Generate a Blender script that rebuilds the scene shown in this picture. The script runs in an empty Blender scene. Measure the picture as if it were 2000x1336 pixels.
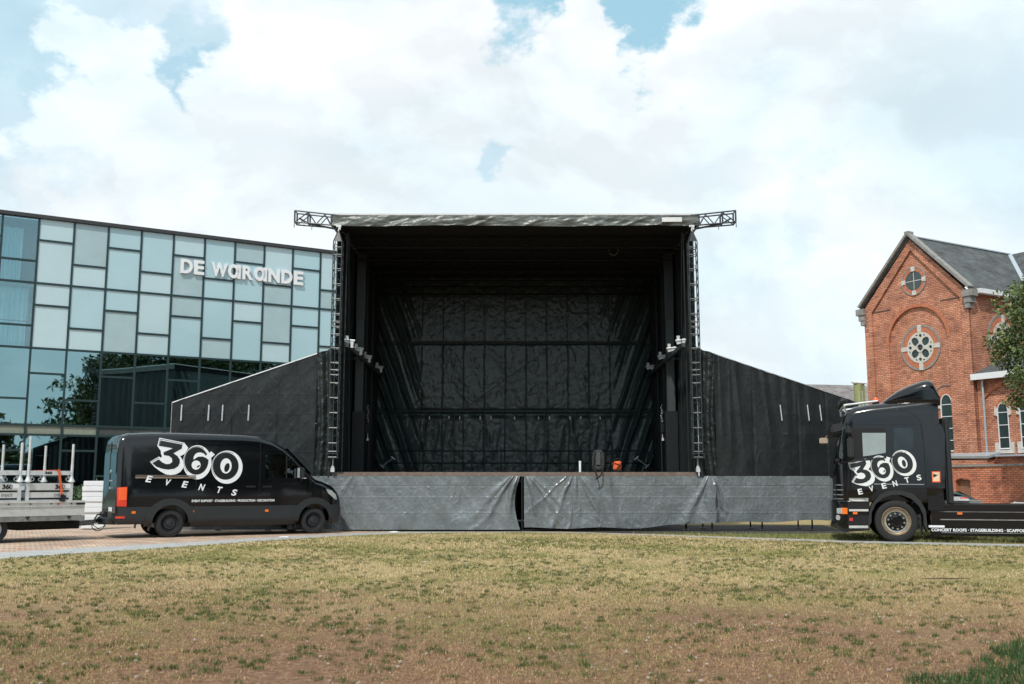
import bpy, bmesh, math, random
import numpy as np
from mathutils import Vector, Matrix
R = math.radians
random.seed(7); rng = np.random.default_rng(11)
sc = bpy.context.scene
col = sc.collection
# ------------------------------------------------------------------ camera
F = 1944.4; PITCH = math.atan(277/F); CH = 1.4
cam = bpy.data.cameras.new('camera'); camo = bpy.data.objects.new('camera', cam); col.objects.link(camo)
cam.lens = 35; cam.sensor_width = 36; cam.clip_end = 4000; cam.clip_start = .1
camo.location = (0, 0, CH); camo.rotation_euler = (math.pi/2+PITCH, 0, 0)
cam.dof.use_dof = True; cam.dof.focus_distance = 28; cam.dof.aperture_fstop = 3.2
sc.camera = camo
sc.view_settings.view_transform = 'Standard'; sc.view_settings.look = 'None'
sc.view_settings.exposure = .12; sc.view_settings.gamma = 1
sc.cycles.use_denoising = True
sc.cycles.max_bounces = 8; sc.cycles.transparent_max_bounces = 12
_c, _s = math.cos(PITCH), math.sin(PITCH)
def dr(px, py):
    y = (668-py)/F
    return Vector(((px-1000)/F, _c-y*_s, _s+y*_c))
def at(px, py, Y):
    d = dr(px, py); return Vector((0, 0, CH))+d*(Y/d.y)
def gnd(px, py):
    d = dr(px, py); return d.xy*(-CH/d.z)
def hit(px, py, P0, u):                      # ray against the vertical plane through P0 along u -> (distance along u, height)
    d = dr(px, py); det = -d.x*u[1]+d.y*u[0]
    k = (-P0[0]*u[1]+P0[1]*u[0])/det
    return (k*d.x-P0[0])*u[0]+(k*d.y-P0[1])*u[1], CH+k*d.z
# ------------------------------------------------------------------ sun
SUN_EL = R(52); sdir = Vector((-.36, -.93, 0)).normalized()*math.cos(SUN_EL)+Vector((0, 0, math.sin(SUN_EL)))
sl = bpy.data.lights.new('sun', 'SUN'); sl.energy = 3.1; sl.angle = R(1.2); sl.color = (1, .93, .84)
so = bpy.data.objects.new('sun', sl); col.objects.link(so)
so.rotation_euler = sdir.to_track_quat('Z', 'Y').to_euler()
# ------------------------------------------------------------------ sky
W = bpy.data.worlds.new('World'); sc.world = W; W.use_nodes = True
nt = W.node_tree; N = nt.nodes; L = nt.links; N.clear()
def nd(t, **k):
    n = N.new(t)
    for a, v in k.items(): setattr(n, a, v)
    return n
def mth(op, a, b=None, c=None, clamp=False):
    n = nd('ShaderNodeMath', operation=op, use_clamp=clamp)
    for i, v in enumerate((a, b, c)):
        if v is None: continue
        if isinstance(v, (int, float)): n.inputs[i].default_value = v
        else: L.new(v, n.inputs[i])
    return n.outputs[0]
wout = nd('ShaderNodeOutputWorld'); bg = nd('ShaderNodeBackground'); L.new(bg.outputs[0], wout.inputs[0])
bg.inputs[1].default_value = .1
sky = nd('ShaderNodeTexSky', sky_type='NISHITA'); sky.sun_disc = False
sky.sun_elevation = SUN_EL; sky.sun_rotation = math.atan2(sdir.x, sdir.y)
sky.air_density = 1.0; sky.dust_density = 1.2; sky.ozone_density = 1.5
tc = nd('ShaderNodeTexCoord')
mp = nd('ShaderNodeMapping'); mp.inputs['Scale'].default_value = (1, 1, 1.5); L.new(tc.outputs['Generated'], mp.inputs[0])
nz = nd('ShaderNodeTexNoise'); nz.inputs['Scale'].default_value = 6; nz.inputs['Detail'].default_value = 12; nz.inputs['Roughness'].default_value = .62
L.new(mp.outputs[0], nz.inputs[0])
sub = nd('ShaderNodeVectorMath', operation='SUBTRACT'); L.new(nz.outputs['Color'], sub.inputs[0]); sub.inputs[1].default_value = (.5, .5, .5)
scl = nd('ShaderNodeVectorMath', operation='SCALE'); L.new(sub.outputs[0], scl.inputs[0]); scl.inputs['Scale'].default_value = .26
add = nd('ShaderNodeVectorMath', operation='ADD'); L.new(tc.outputs['Generated'], add.inputs[0]); L.new(scl.outputs[0], add.inputs[1])
nrm = nd('ShaderNodeVectorMath', operation='NORMALIZE'); L.new(add.outputs[0], nrm.inputs[0])
hole = None
# gaps of blue between the clouds: a direction in the sky, an angular size, an amount
for (px, py, r0, r1, amt) in [(1245, 75, 1.9, 3.2, 1), (1225, 40, 1.2, 2.8, 1), (1050, 5, 1.9, 3.4, 1), (965, 25, .8, 2.6, 1), (395, 165, 1.4, 3.2, .82), (345, 80, .3, 3.2, .62), (330, 200, .8, 2.4, .75),
                              (240, -20, .5, 5.5, .40), (40, 60, 1, 5.0, .62), (130, 160, .5, 4, .62), (30, 250, 1, 5.4, .48), (925, 335, .2, 1.5, .5), (1585, 410, 0, 2.4, .22), (1960, 270, 0, 6, .12), (1700, 60, 0, 6, .08)]:
    d = dr(px, py).normalized()
    dt = nd('ShaderNodeVectorMath', operation='DOT_PRODUCT'); L.new(nrm.outputs[0], dt.inputs[0]); dt.inputs[1].default_value = d
    mr = nd('ShaderNodeMapRange', interpolation_type='SMOOTHSTEP'); L.new(dt.outputs['Value'], mr.inputs[0])
    mr.inputs[1].default_value = math.cos(R(r1)); mr.inputs[2].default_value = math.cos(R(r0)); mr.inputs[3].default_value = 0; mr.inputs[4].default_value = amt
    hole = mr.outputs[0] if hole is None else mth('MAXIMUM', hole, mr.outputs[0])
puff = None
for (px, py, r0, r1) in [(225, 112, 1.9, 2.9), (150, 118, .8, 1.6), (290, 300, 3.0, 4.2), (215, 225, 1.0, 2.0), (120, 300, 1.5, 2.8), (560, 150, 3.6, 4.6), (1110, 50, .7, 1.5), (1085, 150, 2.2, 3.2), (1400, 120, 2.2, 3.4)]:
    d = dr(px, py).normalized()
    dt = nd('ShaderNodeVectorMath', operation='DOT_PRODUCT'); L.new(nrm.outputs[0], dt.inputs[0]); dt.inputs[1].default_value = d
    mr = nd('ShaderNodeMapRange', interpolation_type='SMOOTHSTEP'); L.new(dt.outputs['Value'], mr.inputs[0])
    mr.inputs[1].default_value = math.cos(R(r1)); mr.inputs[2].default_value = math.cos(R(r0)); mr.inputs[3].default_value = 0; mr.inputs[4].default_value = 1
    puff = mr.outputs[0] if puff is None else mth('MAXIMUM', puff, mr.outputs[0])
hole = mth('MULTIPLY', hole, mth('SUBTRACT', 1, mth('MULTIPLY', puff, .96)))
# broken cloud over the rest of the sky, behind the viewer
n2 = nd('ShaderNodeTexNoise'); n2.inputs['Scale'].default_value = 2.2; n2.inputs['Detail'].default_value = 9; n2.inputs['Roughness'].default_value = .55
L.new(mp.outputs[0], n2.inputs[0])
m2 = nd('ShaderNodeMapRange', interpolation_type='SMOOTHSTEP'); L.new(n2.outputs[0], m2.inputs[0])
m2.inputs[1].default_value = .56; m2.inputs[2].default_value = .42; m2.inputs[3].default_value = 0; m2.inputs[4].default_value = .6
sx = nd('ShaderNodeSeparateXYZ'); L.new(tc.outputs['Generated'], sx.inputs[0])
m3 = nd('ShaderNodeMapRange'); L.new(sx.outputs['Y'], m3.inputs[0]); m3.inputs[1].default_value = .45; m3.inputs[2].default_value = .1; m3.inputs[3].default_value = 0; m3.inputs[4].default_value = 1
hole = mth('MAXIMUM', hole, mth('MULTIPLY', m2.outputs[0], m3.outputs[0]))
# cloud body tones
n3 = nd('ShaderNodeTexNoise'); n3.inputs['Scale'].default_value = 2.6; n3.inputs['Detail'].default_value = 8; n3.inputs['Roughness'].default_value = .48; n3.inputs['Distortion'].default_value = .5
L.new(mp.outputs[0], n3.inputs[0])
cr = nd('ShaderNodeValToRGB'); L.new(n3.outputs[0], cr.inputs[0])
e = cr.color_ramp.elements; e[0].position = .36; e[0].color = (.69, .83, .90, 1); e[1].position = .60; e[1].color = (.905, .955, .99, 1)
m = cr.color_ramp.elements.new(.47); m.color = (.79, .89, .945, 1)
def cn(off, sc_, det=7, ro=.55):
    a = nd('ShaderNodeVectorMath', operation='ADD'); L.new(mp.outputs[0], a.inputs[0]); a.inputs[1].default_value = off
    n = nd('ShaderNodeTexNoise'); n.inputs['Scale'].default_value = sc_; n.inputs['Detail'].default_value = det; n.inputs['Roughness'].default_value = ro; n.inputs['Distortion'].default_value = .25
    L.new(a.outputs[0], n.inputs[0]); return n.outputs[0]
rel = mth('SUBTRACT', cn((3, 1, 2), 4.2), cn((3.012, 1, 2.045), 4.2))
rel = mth('ADD', mth('MULTIPLY', rel, 1.15), 1.0)
rel = mth('MINIMUM', mth('MAXIMUM', rel, .945), 1.05)
# the underside of each bank is greyer: a broad slow variation
brd = nd('ShaderNodeMapRange', interpolation_type='SMOOTHSTEP'); L.new(cn((7, 2, 5), 1.9, 3, .5), brd.inputs[0]); brd.inputs[1].default_value = .38; brd.inputs[2].default_value = .6; brd.inputs[3].default_value = .95; brd.inputs[4].default_value = 1.05
pb = mth('ADD', 1, mth('MULTIPLY', puff, .05))
cs = nd('ShaderNodeVectorMath', operation='SCALE'); L.new(cr.outputs[0], cs.inputs[0]); L.new(mth('MULTIPLY', mth('MULTIPLY', mth('MULTIPLY', rel, brd.outputs[0]), pb), 10.0), cs.inputs['Scale'])
# clear sky, through a thin veil
bl = nd('ShaderNodeMix', data_type='RGBA'); bl.inputs[0].default_value = .8; L.new(sky.outputs[0], bl.inputs[6]); bl.inputs[7].default_value = (4.1, 7.0, 8.4, 1)
mx = nd('ShaderNodeMix', data_type='RGBA'); L.new(hole, mx.inputs[0]); L.new(cs.outputs[0], mx.inputs[6]); L.new(bl.outputs[2], mx.inputs[7])
L.new(mx.outputs[2], bg.inputs[0])

# ------------------------------------------------------------------ materials
def mat(name, c, rough=.6, metal=0, var=.12, vs=6, bump=0, bs=30, bstretch=(1, 1, 1), spec=.5, coat=0, c2=None, attr=False, detail=6, coords='Object', bdist=.01, alpha=None):
    m = bpy.data.materials.new(name); m.use_nodes = True; t = m.node_tree; b = t.nodes['Principled BSDF']
    b.inputs['Roughness'].default_value = rough; b.inputs['Metallic'].default_value = metal
    b.inputs['Specular IOR Level'].default_value = spec; b.inputs['Coat Weight'].default_value = coat; b.inputs['Coat Roughness'].default_value = .05
    tcn = t.nodes.new('ShaderNodeTexCoord')
    if attr:
        a = t.nodes.new('ShaderNodeAttribute'); a.attribute_name = 'col'; t.links.new(a.outputs['Color'], b.inputs['Base Color'])
    elif var or c2:
        n = t.nodes.new('ShaderNodeTexNoise'); n.inputs['Scale'].default_value = vs; n.inputs['Detail'].default_value = detail; n.inputs['Roughness'].default_value = .6
        t.links.new(tcn.outputs[coords], n.inputs[0])
        r = t.nodes.new('ShaderNodeValToRGB'); t.links.new(n.outputs[0], r.inputs[0])
        a = c; bb = c2 or tuple(min(1, v*(1+var)) for v in c)
        if not c2: a = tuple(v*(1-var) for v in c)
        r.color_ramp.elements[0].position = .32; r.color_ramp.elements[1].position = .68
        r.color_ramp.elements[0].color = (*a, 1); r.color_ramp.elements[1].color = (*bb, 1)
        t.links.new(r.outputs[0], b.inputs['Base Color'])
    else: b.inputs['Base Color'].default_value = (*c, 1)
    if bump:
        mpn = t.nodes.new('ShaderNodeMapping'); mpn.inputs['Scale'].default_value = bstretch; t.links.new(tcn.outputs[coords], mpn.inputs[0])
        n = t.nodes.new('ShaderNodeTexNoise'); n.inputs['Scale'].default_value = bs; n.inputs['Detail'].default_value = 6; n.inputs['Roughness'].default_value = .6
        t.links.new(mpn.outputs[0], n.inputs[0])
        bp = t.nodes.new('ShaderNodeBump'); bp.inputs['Strength'].default_value = bump; bp.inputs['Distance'].default_value = bdist
        t.links.new(n.outputs[0], bp.inputs['Height']); t.links.new(bp.outputs[0], b.inputs['Normal'])
    return m
def crinkle(name, c, rough, s1=7, s2=28, strength=.5, dist=.03, dirt=None, spec=.5, c2=None):
    """plastic sheeting: creased in broad and fine folds"""
    m = mat(name, c, rough, var=.18, vs=2.2, spec=spec, c2=c2); t = m.node_tree; b = t.nodes['Principled BSDF']
    tcn = t.nodes.new('ShaderNodeTexCoord')
    def ridge(s, st):
        mpn = t.nodes.new('ShaderNodeMapping'); mpn.inputs['Scale'].default_value = st; t.links.new(tcn.outputs['Object'], mpn.inputs[0])
        n = t.nodes.new('ShaderNodeTexNoise'); n.noise_type = 'RIDGED_MULTIFRACTAL'; n.inputs['Scale'].default_value = s; n.inputs['Detail'].default_value = 4; n.inputs['Distortion'].default_value = .6
        t.links.new(mpn.outputs[0], n.inputs[0]); return n.outputs[0]
    a = ridge(s1*.35, (1, 1, .35)); q = ridge(s2*.3, (1, 1, .55))
    mm = t.nodes.new('ShaderNodeMath'); mm.operation = 'MULTIPLY_ADD'; t.links.new(q, mm.inputs[0]); mm.inputs[1].default_value = .35; t.links.new(a, mm.inputs[2])
    bp = t.nodes.new('ShaderNodeBump'); bp.inputs['Strength'].default_value = strength; bp.inputs['Distance'].default_value = dist
    t.links.new(mm.outputs[0], bp.inputs['Height']); t.links.new(bp.outputs[0], b.inputs['Normal'])
    return m
def glass(name, tint, refl, refcol=(1, 1, 1), rough=.01, base=.22):
    m = bpy.data.materials.new(name); m.use_nodes = True; t = m.node_tree; t.nodes.clear()
    o = t.nodes.new('ShaderNodeOutputMaterial'); mxs = t.nodes.new('ShaderNodeMixShader'); t.links.new(mxs.outputs[0], o.inputs[0])
    tr = t.nodes.new('ShaderNodeBsdfTransparent'); tr.inputs[0].default_value = (*tint, 1)
    g = t.nodes.new('ShaderNodeBsdfGlossy'); g.inputs['Color'].default_value = (*refcol, 1); g.inputs['Roughness'].default_value = rough
    fr = t.nodes.new('ShaderNodeFresnel'); fr.inputs[0].default_value = 1.5
    mm = t.nodes.new('ShaderNodeMath'); mm.operation = 'MULTIPLY_ADD'; mm.use_clamp = True; t.links.new(fr.outputs[0], mm.inputs[0]); mm.inputs[1].default_value = refl; mm.inputs[2].default_value = base
    t.links.new(mm.outputs[0], mxs.inputs[0]); t.links.new(tr.outputs[0], mxs.inputs[1]); t.links.new(g.outputs[0], mxs.inputs[2])
    n = t.nodes.new('ShaderNodeTexNoise'); n.inputs['Scale'].default_value = .35; n.inputs['Detail'].default_value = 1
    tcn = t.nodes.new('ShaderNodeTexCoord'); t.links.new(tcn.outputs['Object'], n.inputs[0])
    bp = t.nodes.new('ShaderNodeBump'); bp.inputs['Strength'].default_value = .05; bp.inputs['Distance'].default_value = .05
    t.links.new(n.outputs[0], bp.inputs['Height']); t.links.new(bp.outputs[0], g.inputs['Normal'])
    return m
def brick(name, ca, cb, mortar, along='xy', scale=1.0, bump=.4, ms=.009):
    m = bpy.data.materials.new(name); m.use_nodes = True; t = m.node_tree; b = t.nodes['Principled BSDF']; b.inputs['Roughness'].default_value = .85
    tcn = t.nodes.new('ShaderNodeTexCoord'); s = t.nodes.new('ShaderNodeSeparateXYZ'); t.links.new(tcn.outputs['Object'], s.inputs[0])
    a = t.nodes.new('ShaderNodeMath'); a.operation = 'ADD'; t.links.new(s.outputs['X'], a.inputs[0]); t.links.new(s.outputs['Y'], a.inputs[1])
    cb_ = t.nodes.new('ShaderNodeCombineXYZ')
    if along == 'xy': t.links.new(a.outputs[0], cb_.inputs[0]); t.links.new(s.outputs['Z'], cb_.inputs[1])
    else: t.links.new(s.outputs['X'], cb_.inputs[0]); t.links.new(s.outputs['Y'], cb_.inputs[1])
    bt = t.nodes.new('ShaderNodeTexBrick'); t.links.new(cb_.outputs[0], bt.inputs[0])
    bt.inputs['Scale'].default_value = 1; bt.inputs['Brick Width'].default_value = .22*scale; bt.inputs['Row Height'].default_value = .075*scale; bt.inputs['Mortar Size'].default_value = ms*scale
    bt.inputs['Color1'].default_value = (*ca, 1); bt.inputs['Color2'].default_value = (*cb, 1); bt.inputs['Mortar'].default_value = (*mortar, 1); bt.inputs['Bias'].default_value = -.1
    n = t.nodes.new('ShaderNodeTexNoise'); n.inputs['Scale'].default_value = .9; n.inputs['Detail'].default_value = 9; n.inputs['Roughness'].default_value = .7; t.links.new(tcn.outputs['Object'], n.inputs[0])
    r = t.nodes.new('ShaderNodeValToRGB'); t.links.new(n.outputs[0], r.inputs[0]); r.color_ramp.elements[0].position = .3; r.color_ramp.elements[0].color = (.62, .55, .55, 1); r.color_ramp.elements[1].position = .66; r.color_ramp.elements[1].color = (1.2, 1.2, 1.15, 1)
    w = t.nodes.new('ShaderNodeTexWhiteNoise'); sn = t.nodes.new('ShaderNodeVectorMath'); sn.operation = 'SNAP'; t.links.new(cb_.outputs[0], sn.inputs[0]); sn.inputs[1].default_value = (.22*scale, .075*scale, 1); t.links.new(sn.outputs[0], w.inputs[0])
    r2 = t.nodes.new('ShaderNodeValToRGB'); t.links.new(w.outputs[0], r2.inputs[0]); r2.color_ramp.elements[0].color = (.55, .5, .5, 1); r2.color_ramp.elements[1].color = (1.25, 1.25, 1.3, 1)
    q = r2.color_ramp.elements.new(.12); q.color = (.85, .85, .85, 1); q = r2.color_ramp.elements.new(.93); q.color = (1.1, 1.08, 1.05, 1)
    m1 = t.nodes.new('ShaderNodeMix'); m1.data_type = 'RGBA'; m1.blend_type = 'MULTIPLY'; m1.inputs[0].default_value = 1; t.links.new(bt.outputs[0], m1.inputs[6]); t.links.new(r.outputs[0], m1.inputs[7])
    m4 = t.nodes.new('ShaderNodeMix'); m4.data_type = 'RGBA'; m4.blend_type = 'MULTIPLY'; m4.inputs[0].default_value = .8; t.links.new(m1.outputs[2], m4.inputs[6]); t.links.new(r2.outputs[0], m4.inputs[7])
    t.links.new(m4.outputs[2], b.inputs['Base Color'])
    bp = t.nodes.new('ShaderNodeBump'); bp.inputs['Strength'].default_value = bump; bp.inputs['Distance'].default_value = .01; bp.invert = True
    t.links.new(bt.outputs[1], bp.inputs['Height']); t.links.new(bp.outputs[0], b.inputs['Normal'])
    return m
M = {}
M['paint'] = mat('black_paint', (.003, .004, .006), .14, var=.1, spec=.4, coat=.6)
M['plastic'] = mat('dark_grey_plastic', (.020, .024, .028), .5, var=.12, vs=10, bump=.1, bs=200)
M['trim'] = mat('black_trim', (.008, .008, .01), .45, var=0)
M['rubber'] = mat('tyre_rubber', (.016, .017, .019), .8, var=.25, vs=14, bump=.2, bs=60)
M['rim_dark'] = mat('dark_rim', (.03, .034, .04), .42, .3, var=.2)
M['steel'] = mat('galvanised_steel', (.42, .45, .47), .42, .55, var=.22, vs=9, bump=.15, bs=50)
M['steel_white'] = mat('pale_galvanised', (.62, .66, .68), .5, .2, var=.15, vs=12)
M['alu'] = mat('brushed_aluminium', (.60, .62, .62), .45, .2, var=.12, vs=5, bump=.1, bs=40, bstretch=(.1, .1, 3))
M['alu_dark'] = mat('soiled_aluminium', (.24, .25, .25), .5, .3, var=.3, vs=6)
M['chrome'] = mat('polished_metal', (.55, .52, .48), .25, .8, var=.15)
M['bronze'] = mat('stained_rim_metal', (.36, .28, .19), .35, .6, var=.3, vs=12)
M['white'] = mat('white_film', (.80, .84, .88), .45, var=.03)
M['offwhite'] = mat('white_board', (.72, .74, .76), .6, var=.12, vs=8)
M['orange'] = mat('orange_lens', (.85, .19, .02), .3, var=.08, coat=.5)
M['red'] = mat('red_lens', (.65, .05, .03), .25, var=.1, coat=.6)
M['redorange'] = mat('orange_webbing', (.72, .13, .04), .7, var=.15, vs=30)
M['brown_rail'] = mat('anodised_rail', (.30, .24, .20), .35, .5, var=.08)
M['lens'] = mat('clear_lens', (.55, .6, .62), .12, .3, var=.25, vs=30, coat=.8)
M['carglass'] = glass('tinted_car_glass', (.10, .14, .14), .9, (.75, .9, .92), base=.10)
M['cabglass'] = glass('cab_glass', (.50, .62, .62), .9, (.9, 1, 1), base=.10)
M['seat'] = mat('cab_interior', (.05, .055, .06), .8, var=.1)
M['pvc'] = crinkle('black_pvc_curtain', (.020, .026, .027), .42, 6, 26, .55, .03)
M['pvc_back'] = crinkle('dark_green_grey_backdrop', (.036, .056, .057), .30, 3, 14, .15, .04)
M['pvc_wing'] = crinkle('black_wing_tarp', (.013, .017, .019), .38, 3, 22, .7, .05, spec=.5)
M['pvc_roof'] = crinkle('roof_pvc', (.11, .125, .12), .38, 4, 20, .25, .02)
M['skirt'] = crinkle('silver_grey_tarpaulin', (.145, .170, .186), .26, 7, 34, .9, .045, c2=(.20, .228, .245))
M['skirt'].node_tree.nodes['Principled BSDF'].inputs['Metallic'].default_value = .15
M['matte_black'] = mat('matte_black_cloth', (.006, .006, .008), .9, var=.1)
M['black_steel'] = mat('black_steel', (.018, .022, .025), .45, .3, var=.15)
M['grey_steel'] = mat('grey_truss_steel', (.05, .062, .068), .42, .3, var=.2, vs=20)
M['column'] = mat('slate_grey_column', (.055, .068, .072), .5, .2, var=.1, vs=4)
M['wood_edge'] = mat('brown_deck_edge', (.17, .13, .11), .6, var=.25, vs=9)
M['clad1'] = mat('pale_blue_glass_panel', (.36, .545, .605), .16, var=.03, vs=.7, spec=.6, coat=.5)
M['clad2'] = mat('white_blue_glass_panel', (.43, .585, .635), .18, var=.03, vs=.7, spec=.6, coat=.5)
M['clad3'] = mat('grey_glass_panel', (.345, .475, .515), .3, var=.06, vs=1.2, spec=.5, bstretch=(1, 1, .1))
M['mullion'] = mat('dark_teal_mullion', (.02, .045, .05), .4, .3, var=.05)
M['coping'] = mat('dark_coping', (.03, .032, .035), .5, var=.1)
M['bglass'] = glass('solar_glass', (.16, .36, .40), .8, (.55, .84, .88), .012, .38)
M['bglass_up'] = glass('clear_teal_glass', (.75, .92, .95), .6, (.7, .9, .95), .012, .16)
M['interior'] = mat('dim_interior', (.05, .06, .06), .9, var=.2)
M['slab'] = mat('interior_slab', (.20, .23, .19), .8, var=.1)
M['curtain'] = mat('white_curtain', (.62, .72, .74), .8, var=.05)
M['brick'] = brick('orange_brick', (.68, .30, .19), (.54, .22, .135), (.24, .14, .105), scale=1.25, ms=.014)
M['brick_arch'] = mat('brick_arch', (.46, .165, .09), .85, var=.3, vs=9, bump=.3, bs=40)
M['brick_dark'] = mat('dark_glazed_brick', (.12, .11, .11), .7, var=.3, vs=10)
M['brick_wall'] = brick('garden_brick', (.72, .27, .15), (.56, .19, .11), (.24, .13, .095), scale=1.2, ms=.013)
M['stone'] = mat('pale_stone', (.56, .54, .50), .8, var=.15, vs=5, bump=.2, bs=30)
M['stone_grey'] = mat('grey_bluestone', (.25, .245, .235), .8, var=.22, vs=5, bump=.2, bs=30)
M['zinc'] = mat('zinc', (.44, .50, .55), .45, .4, var=.08)
M['white_paint'] = mat('white_painted_wood', (.74, .77, .80), .6, var=.05)
M['slate'] = brick('slate', (.105, .125, .135), (.085, .10, .11), (.05, .06, .065), scale=1.5, bump=.3)
M['slate_far'] = brick('grey_roof_tiles', (.26, .26, .27), (.21, .21, .22), (.15, .15, .15), scale=1.5, bump=.3)
M['church_glass'] = mat('church_glass', (.03, .05, .05), .12, var=.3, vs=3, spec=.8)
M['door_wood'] = mat('brown_plank', (.24, .12, .07), .7, var=.2, vs=5, bump=.3, bs=20, bstretch=(8, 8, .3))
M['banner'] = mat('green_banner', (.33, .40, .20), .7, var=.08)
M['bark'] = mat('bark', (.09, .07, .05), .9, var=.3, vs=12, bump=.5, bs=20)
M['leaf'] = mat('leaves', (.06, .1, .03), .55, attr=True, spec=.4)
M['grass'] = mat('grass_blades', (.2, .2, .1), .75, attr=True, spec=.2)
M['concrete'] = mat('path_concrete', (.36, .37, .37), .85, var=.14, vs=3, bump=.3, bs=40)
M['kerb'] = mat('kerb_stone', (.33, .32, .30), .85, var=.2, vs=6, bump=.3, bs=40)

# ------------------------------------------------------------------ mesh helpers
def link(name, me, m=None, parent=None):
    o = bpy.data.objects.new(name, me); col.objects.link(o)
    if m is not None: me.materials.append(m)
    if parent is not None: o.parent = parent
    return o
def tag(o, label=None, cat=None, group=None, kind=None):
    if label: o['label'] = label
    if cat: o['category'] = cat
    if group: o['group'] = group
    if kind: o['kind'] = kind
    return o
def thing(name, label, cat, loc=(0, 0, 0), rz=0, group=None, scale=1):
    o = bpy.data.objects.new(name, None); col.objects.link(o); o.location = loc; o.rotation_euler = (0, 0, rz); o.scale = (scale,)*3
    o.empty_display_size = .2
    return tag(o, label, cat, group)
class MB:
    def __init__(s): s.v = []; s.f = []
    def add(s, vs, fs):
        b = len(s.v); s.v += [tuple(v) for v in vs]; s.f += [tuple(i+b for i in f) for f in fs]; return s
    def box(s, c, d, rot=None):
        c = Vector(c); h = [x/2 for x in d]
        vs = [Vector((a*h[0], b*h[1], e*h[2])) for a in (-1, 1) for b in (-1, 1) for e in (-1, 1)]
        if rot is not None: vs = [rot @ v for v in vs]
        return s.add([c+v for v in vs], [(0, 1, 3, 2), (4, 6, 7, 5), (0, 4, 5, 1), (2, 3, 7, 6), (0, 2, 6, 4), (1, 5, 7, 3)])
    def bar(s, a, b, w, h=None):
        a = Vector(a); b = Vector(b); d = b-a; q = d.to_track_quat('X', 'Z').to_matrix()
        return s.box((a+b)/2, (d.length, w, h or w), q)
    def tube(s, a, b, r, n=8, r2=None, cap=True):
        a = Vector(a); b = Vector(b); q = (b-a).to_track_quat('Z', 'Y').to_matrix(); r2 = r if r2 is None else r2
        vs = [a+q @ Vector((r*math.cos(t), r*math.sin(t), 0)) for t in [2*math.pi*i/n for i in range(n)]]
        vs += [b+q @ Vector((r2*math.cos(t), r2*math.sin(t), 0)) for t in [2*math.pi*i/n for i in range(n)]]
        fs = [(i, (i+1) % n, n+(i+1) % n, n+i) for i in range(n)]
        if cap: fs += [tuple(range(n-1, -1, -1)), tuple(range(n, 2*n))]
        return s.add(vs, fs)
    def path(s, pts, r, n=6):
        for a, b in zip(pts, pts[1:]): s.tube(a, b, r, n)
        return s
    def prism(s, poly, f, d0, d1):            # poly of (a,b); f(a,b,d) -> point
        n = len(poly); vs = [f(a, b, d0) for a, b in poly]+[f(a, b, d1) for a, b in poly]
        return s.add(vs, [tuple(range(n-1, -1, -1)), tuple(range(n, 2*n))]+[(i, (i+1) % n, n+(i+1) % n, n+i) for i in range(n)])
    def lathe(s, prof, c, axis='y', n=32):
        c = Vector(c); vs = []; fs = []
        for (r, h) in prof:
            for i in range(n):
                t = 2*math.pi*i/n; a, b = r*math.cos(t), r*math.sin(t)
                vs.append(c+(Vector((a, h, b)) if axis == 'y' else Vector((a, b, h)) if axis == 'z' else Vector((h, a, b))))
        for k in range(len(prof)-1):
            for i in range(n): fs.append((k*n+i, k*n+(i+1) % n, (k+1)*n+(i+1) % n, (k+1)*n+i))
        return s.add(vs, fs)
    def build(s, name, m, parent=None, smooth=None, bevel=0):
        me = bpy.data.meshes.new(name); me.from_pydata(s.v, [], s.f)
        bm = bmesh.new(); bm.from_mesh(me); bmesh.ops.recalc_face_normals(bm, faces=bm.faces)
        if bevel: bmesh.ops.bevel(bm, geom=bm.edges[:], offset=bevel, segments=2, affect='EDGES', clamp_overlap=True)
        bm.to_mesh(me); bm.free(); me.update()
        if smooth:
            me.polygons.foreach_set('use_smooth', [True]*len(me.polygons)); me.set_sharp_from_angle(angle=R(smooth))
        return link(name, me, m, parent)
def copy_tree(o, parent=None):
    c = o.copy(); col.objects.link(c); c.parent = parent
    for ch in list(o.children): copy_tree(ch, c)
    return c
def npmesh(name, V, Fq, m, parent=None, cols=None, smooth=True):
    V = np.asarray(V, np.float32); Fq = np.asarray(Fq, np.int32); k = Fq.shape[1]
    me = bpy.data.meshes.new(name); me.vertices.add(len(V)); me.vertices.foreach_set('co', V.ravel())
    me.loops.add(Fq.size); me.loops.foreach_set('vertex_index', Fq.ravel())
    me.polygons.add(len(Fq)); me.polygons.foreach_set('loop_start', np.arange(0, Fq.size, k, dtype=np.int32))
    if cols is not None:
        a = me.color_attributes.new('col', 'FLOAT_COLOR', 'POINT'); c4 = np.ones((len(V), 4), np.float32); c4[:, :3] = cols; a.data.foreach_set('color', c4.ravel())
    me.update(calc_edges=True)
    if smooth: me.polygons.foreach_set('use_smooth', np.ones(len(Fq), bool))
    me.validate()
    return link(name, me, m, parent)
def grid(name, fn, u0, u1, v0, v1, nu, nv, m, parent=None, smooth=True):
    u, v = np.meshgrid(np.linspace(u0, u1, nu), np.linspace(v0, v1, nv)); P = np.stack(fn(u, v), -1).reshape(-1, 3)
    i = np.arange((nu-1)*(nv-1)); r, c = i//(nu-1), i % (nu-1); a = r*nu+c
    return npmesh(name, P, np.stack([a, a+1, a+nu+1, a+nu], -1), m, parent, smooth=smooth)
_lat = rng.random((256, 256))
def vn(x, y, seed=0):
    x = x+seed*17.3; y = y+seed*9.1; xi = np.floor(x).astype(int); yi = np.floor(y).astype(int); fx = x-xi; fy = y-yi
    fx = fx*fx*(3-2*fx); fy = fy*fy*(3-2*fy); g = lambda a, b: _lat[a % 256, b % 256]
    return (g(xi, yi)*(1-fx)+g(xi+1, yi)*fx)*(1-fy)+(g(xi, yi+1)*(1-fx)+g(xi+1, yi+1)*fx)*fy-.5
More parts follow.
